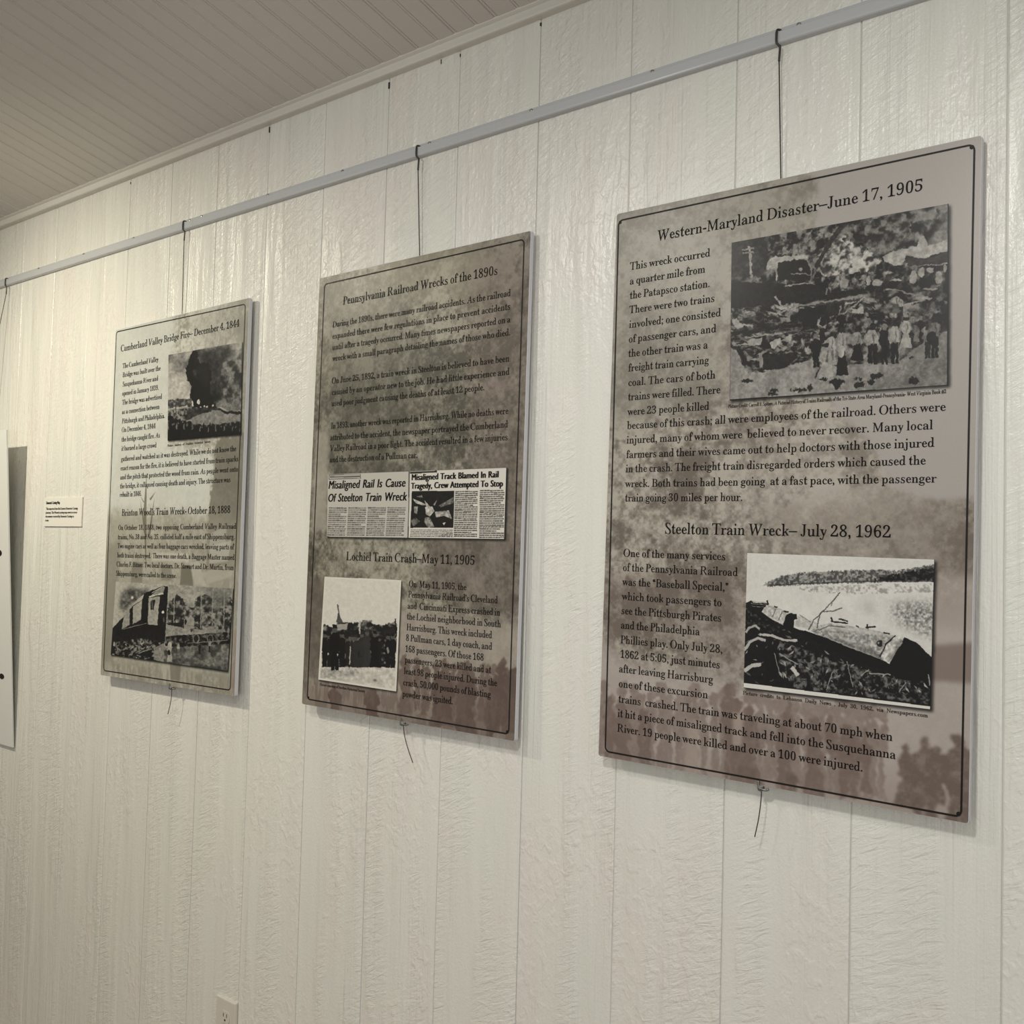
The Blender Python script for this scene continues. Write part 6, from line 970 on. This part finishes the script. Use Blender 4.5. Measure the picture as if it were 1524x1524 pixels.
# ------------------------------------------------------------------ white board leaning out at the left edge
def left_board():
    th = .006; x1 = -3.2245; Wd = .62; zt, zb = Z0 + .340, Z0 - .631; yt, yb = -.074, -.0105
    s = (yb - yt) / (zt - zb); Z = Vector((0, -s, 1)).normalized(); X = Vector((1, 0, 0)); Y = Z.cross(X)
    M = Matrix((X, Y, Z)).transposed().to_4x4(); M.translation = (x1 - Wd, yb, zb)
    H = (zt - zb) * math.sqrt(1 + s * s)
    root = empty('exhibit_board', M); tag(root, 'plain white board cut off by the left edge, tilting out over dark shadow', 'board', 'printed history boards hung from the rail')
    link('board', bevel_box('board', 0, Wd, 0, th, 0, H, .0008), root, M_CARDW)
    for z, r in ((.595, .012), (.213, .010)):
        V, F, n = [], [], 0; c = Wd - .050
        for i in range(14): a = i * math.pi / 7; V.append((c - .012 + (.014 + (r if math.cos(a) > 0 else 0) * .4) * math.cos(a), -.0005, z + r * .9 * math.sin(a)))
        F.append(tuple(range(14)))
        link('printed_mark', mesh('printed_mark', V, F), root, M_INK)
M_CARDW = mat_new('white_board_print', (.70, .71, .68), .35)
left_board()

# ------------------------------------------------------------------ small caption card
def caption_card():
    x0, x1, z0, z1, T = -3.0998, -2.8772, .0475, .1333, .005
    M = Matrix.Translation((x0, -T, Z0 + z0)); root = empty('caption_card', M)
    tag(root, 'small cream caption card with a few printed lines on bare planks left of the boards', 'card')
    W, H = x1 - x0, z1 - z0; link('card', bevel_box('card', 0, W, 0, T - .0004, 0, H, .0006), root, M_CARD)
    for nm, rows, sm in (('heading_lettering', [('Domestic Casting Map', .010, .094, .0190, .0125)], .0005),
        ('paragraph_lettering', [('This map was from the Eastern Domestic Casting', .011, .200, .0360, .0100), ('journey. The Mound casting map went to cover', .010, .198, .0475, .0100), ('documents received by Domestic Casting to', .010, .180, .0590, .0100), ('create', .009, .030, .0705, .0100)], .00025)):
        VV, FF = [], []
        for s, a, b, v, sz in rows: set_line(VV, FF, s, a, b, v, sz, H, y=-.0006, smear=sm, face='b')
        link(nm, mesh(nm, VV, FF), root, M_INK)
caption_card()

# ------------------------------------------------------------------ duplex outlet
def outlet():
    W, H, T = .0775, .122, .0065; M = Matrix.Translation((-2.1418, -T, Z0 - 1.0670 - H)); root = empty('wall_outlet', M)
    tag(root, 'cream duplex power outlet low on the wall at the bottom edge', 'outlet')
    bm = bmesh.new(); bmesh.ops.create_cube(bm, size=1)
    for v in bm.verts: v.co = Vector((W * (v.co.x + .5), T * (v.co.y + .5), H * (v.co.z + .5)))
    bmesh.ops.bevel(bm, geom=[e for e in bm.edges if all(v.co.y < T * .5 for v in e.verts)], offset=.0042, segments=3, affect='EDGES', profile=.6)
    me = bpy.data.meshes.new('cover_plate'); bm.to_mesh(me); bm.free(); link('cover_plate', me, root, M_PLATE)
    def socket_mesh():
        P = []
        for i in range(32):
            a = i * math.pi / 16; x, z = .0172 * math.cos(a), .0172 * math.sin(a); z = max(min(z, .0142), -.0142); P.append((x, 0, z))
        return extrude('receptacle', P, (0, .0008, 0), (0, -.0012, 0))
    me = socket_mesh(); me.materials.append(M_PLATE)
    sl = bevel_box('slot', -.0011, .0011, -.0003, .0002, -.0042, .0042, 0); sl.materials.append(M_SLOT)
    gp = extrude('ground_hole', [(.0028 * math.cos(a * .524), 0, max(-.0028, .0028 * math.sin(a * .524))) for a in range(12)], (0, .0002, 0), (0, -.0003, 0)); gp.materials.append(M_SLOT)
    for dz in (.0195, -.0195):
        r = link('receptacle', me, root); r.location = (W / 2, 0, H / 2 + dz)
        for sx in (-.0063, .0063):
            s_ = link('slot', sl, r); s_.location = (sx, -.0012, .0045)
        g_ = link('ground_hole', gp, r); g_.location = (0, -.0012, -.0065)
    V, F = [], []
    for i in range(10): V.append((.0032 * math.cos(i * .6283), -.0008, .0032 * math.sin(i * .6283)))
    for i in range(10): V.append((.0038 * math.cos(i * .6283), .0006, .0038 * math.sin(i * .6283)))
    F = [tuple(range(10))] + [(i, (i + 1) % 10, 10 + (i + 1) % 10, 10 + i) for i in range(10)]
    s_ = link('centre_screw', mesh('centre_screw', V, F), root, M_SCREW); s_.location = (W / 2, 0, H / 2)
outlet()
bpy.context.view_layer.update()
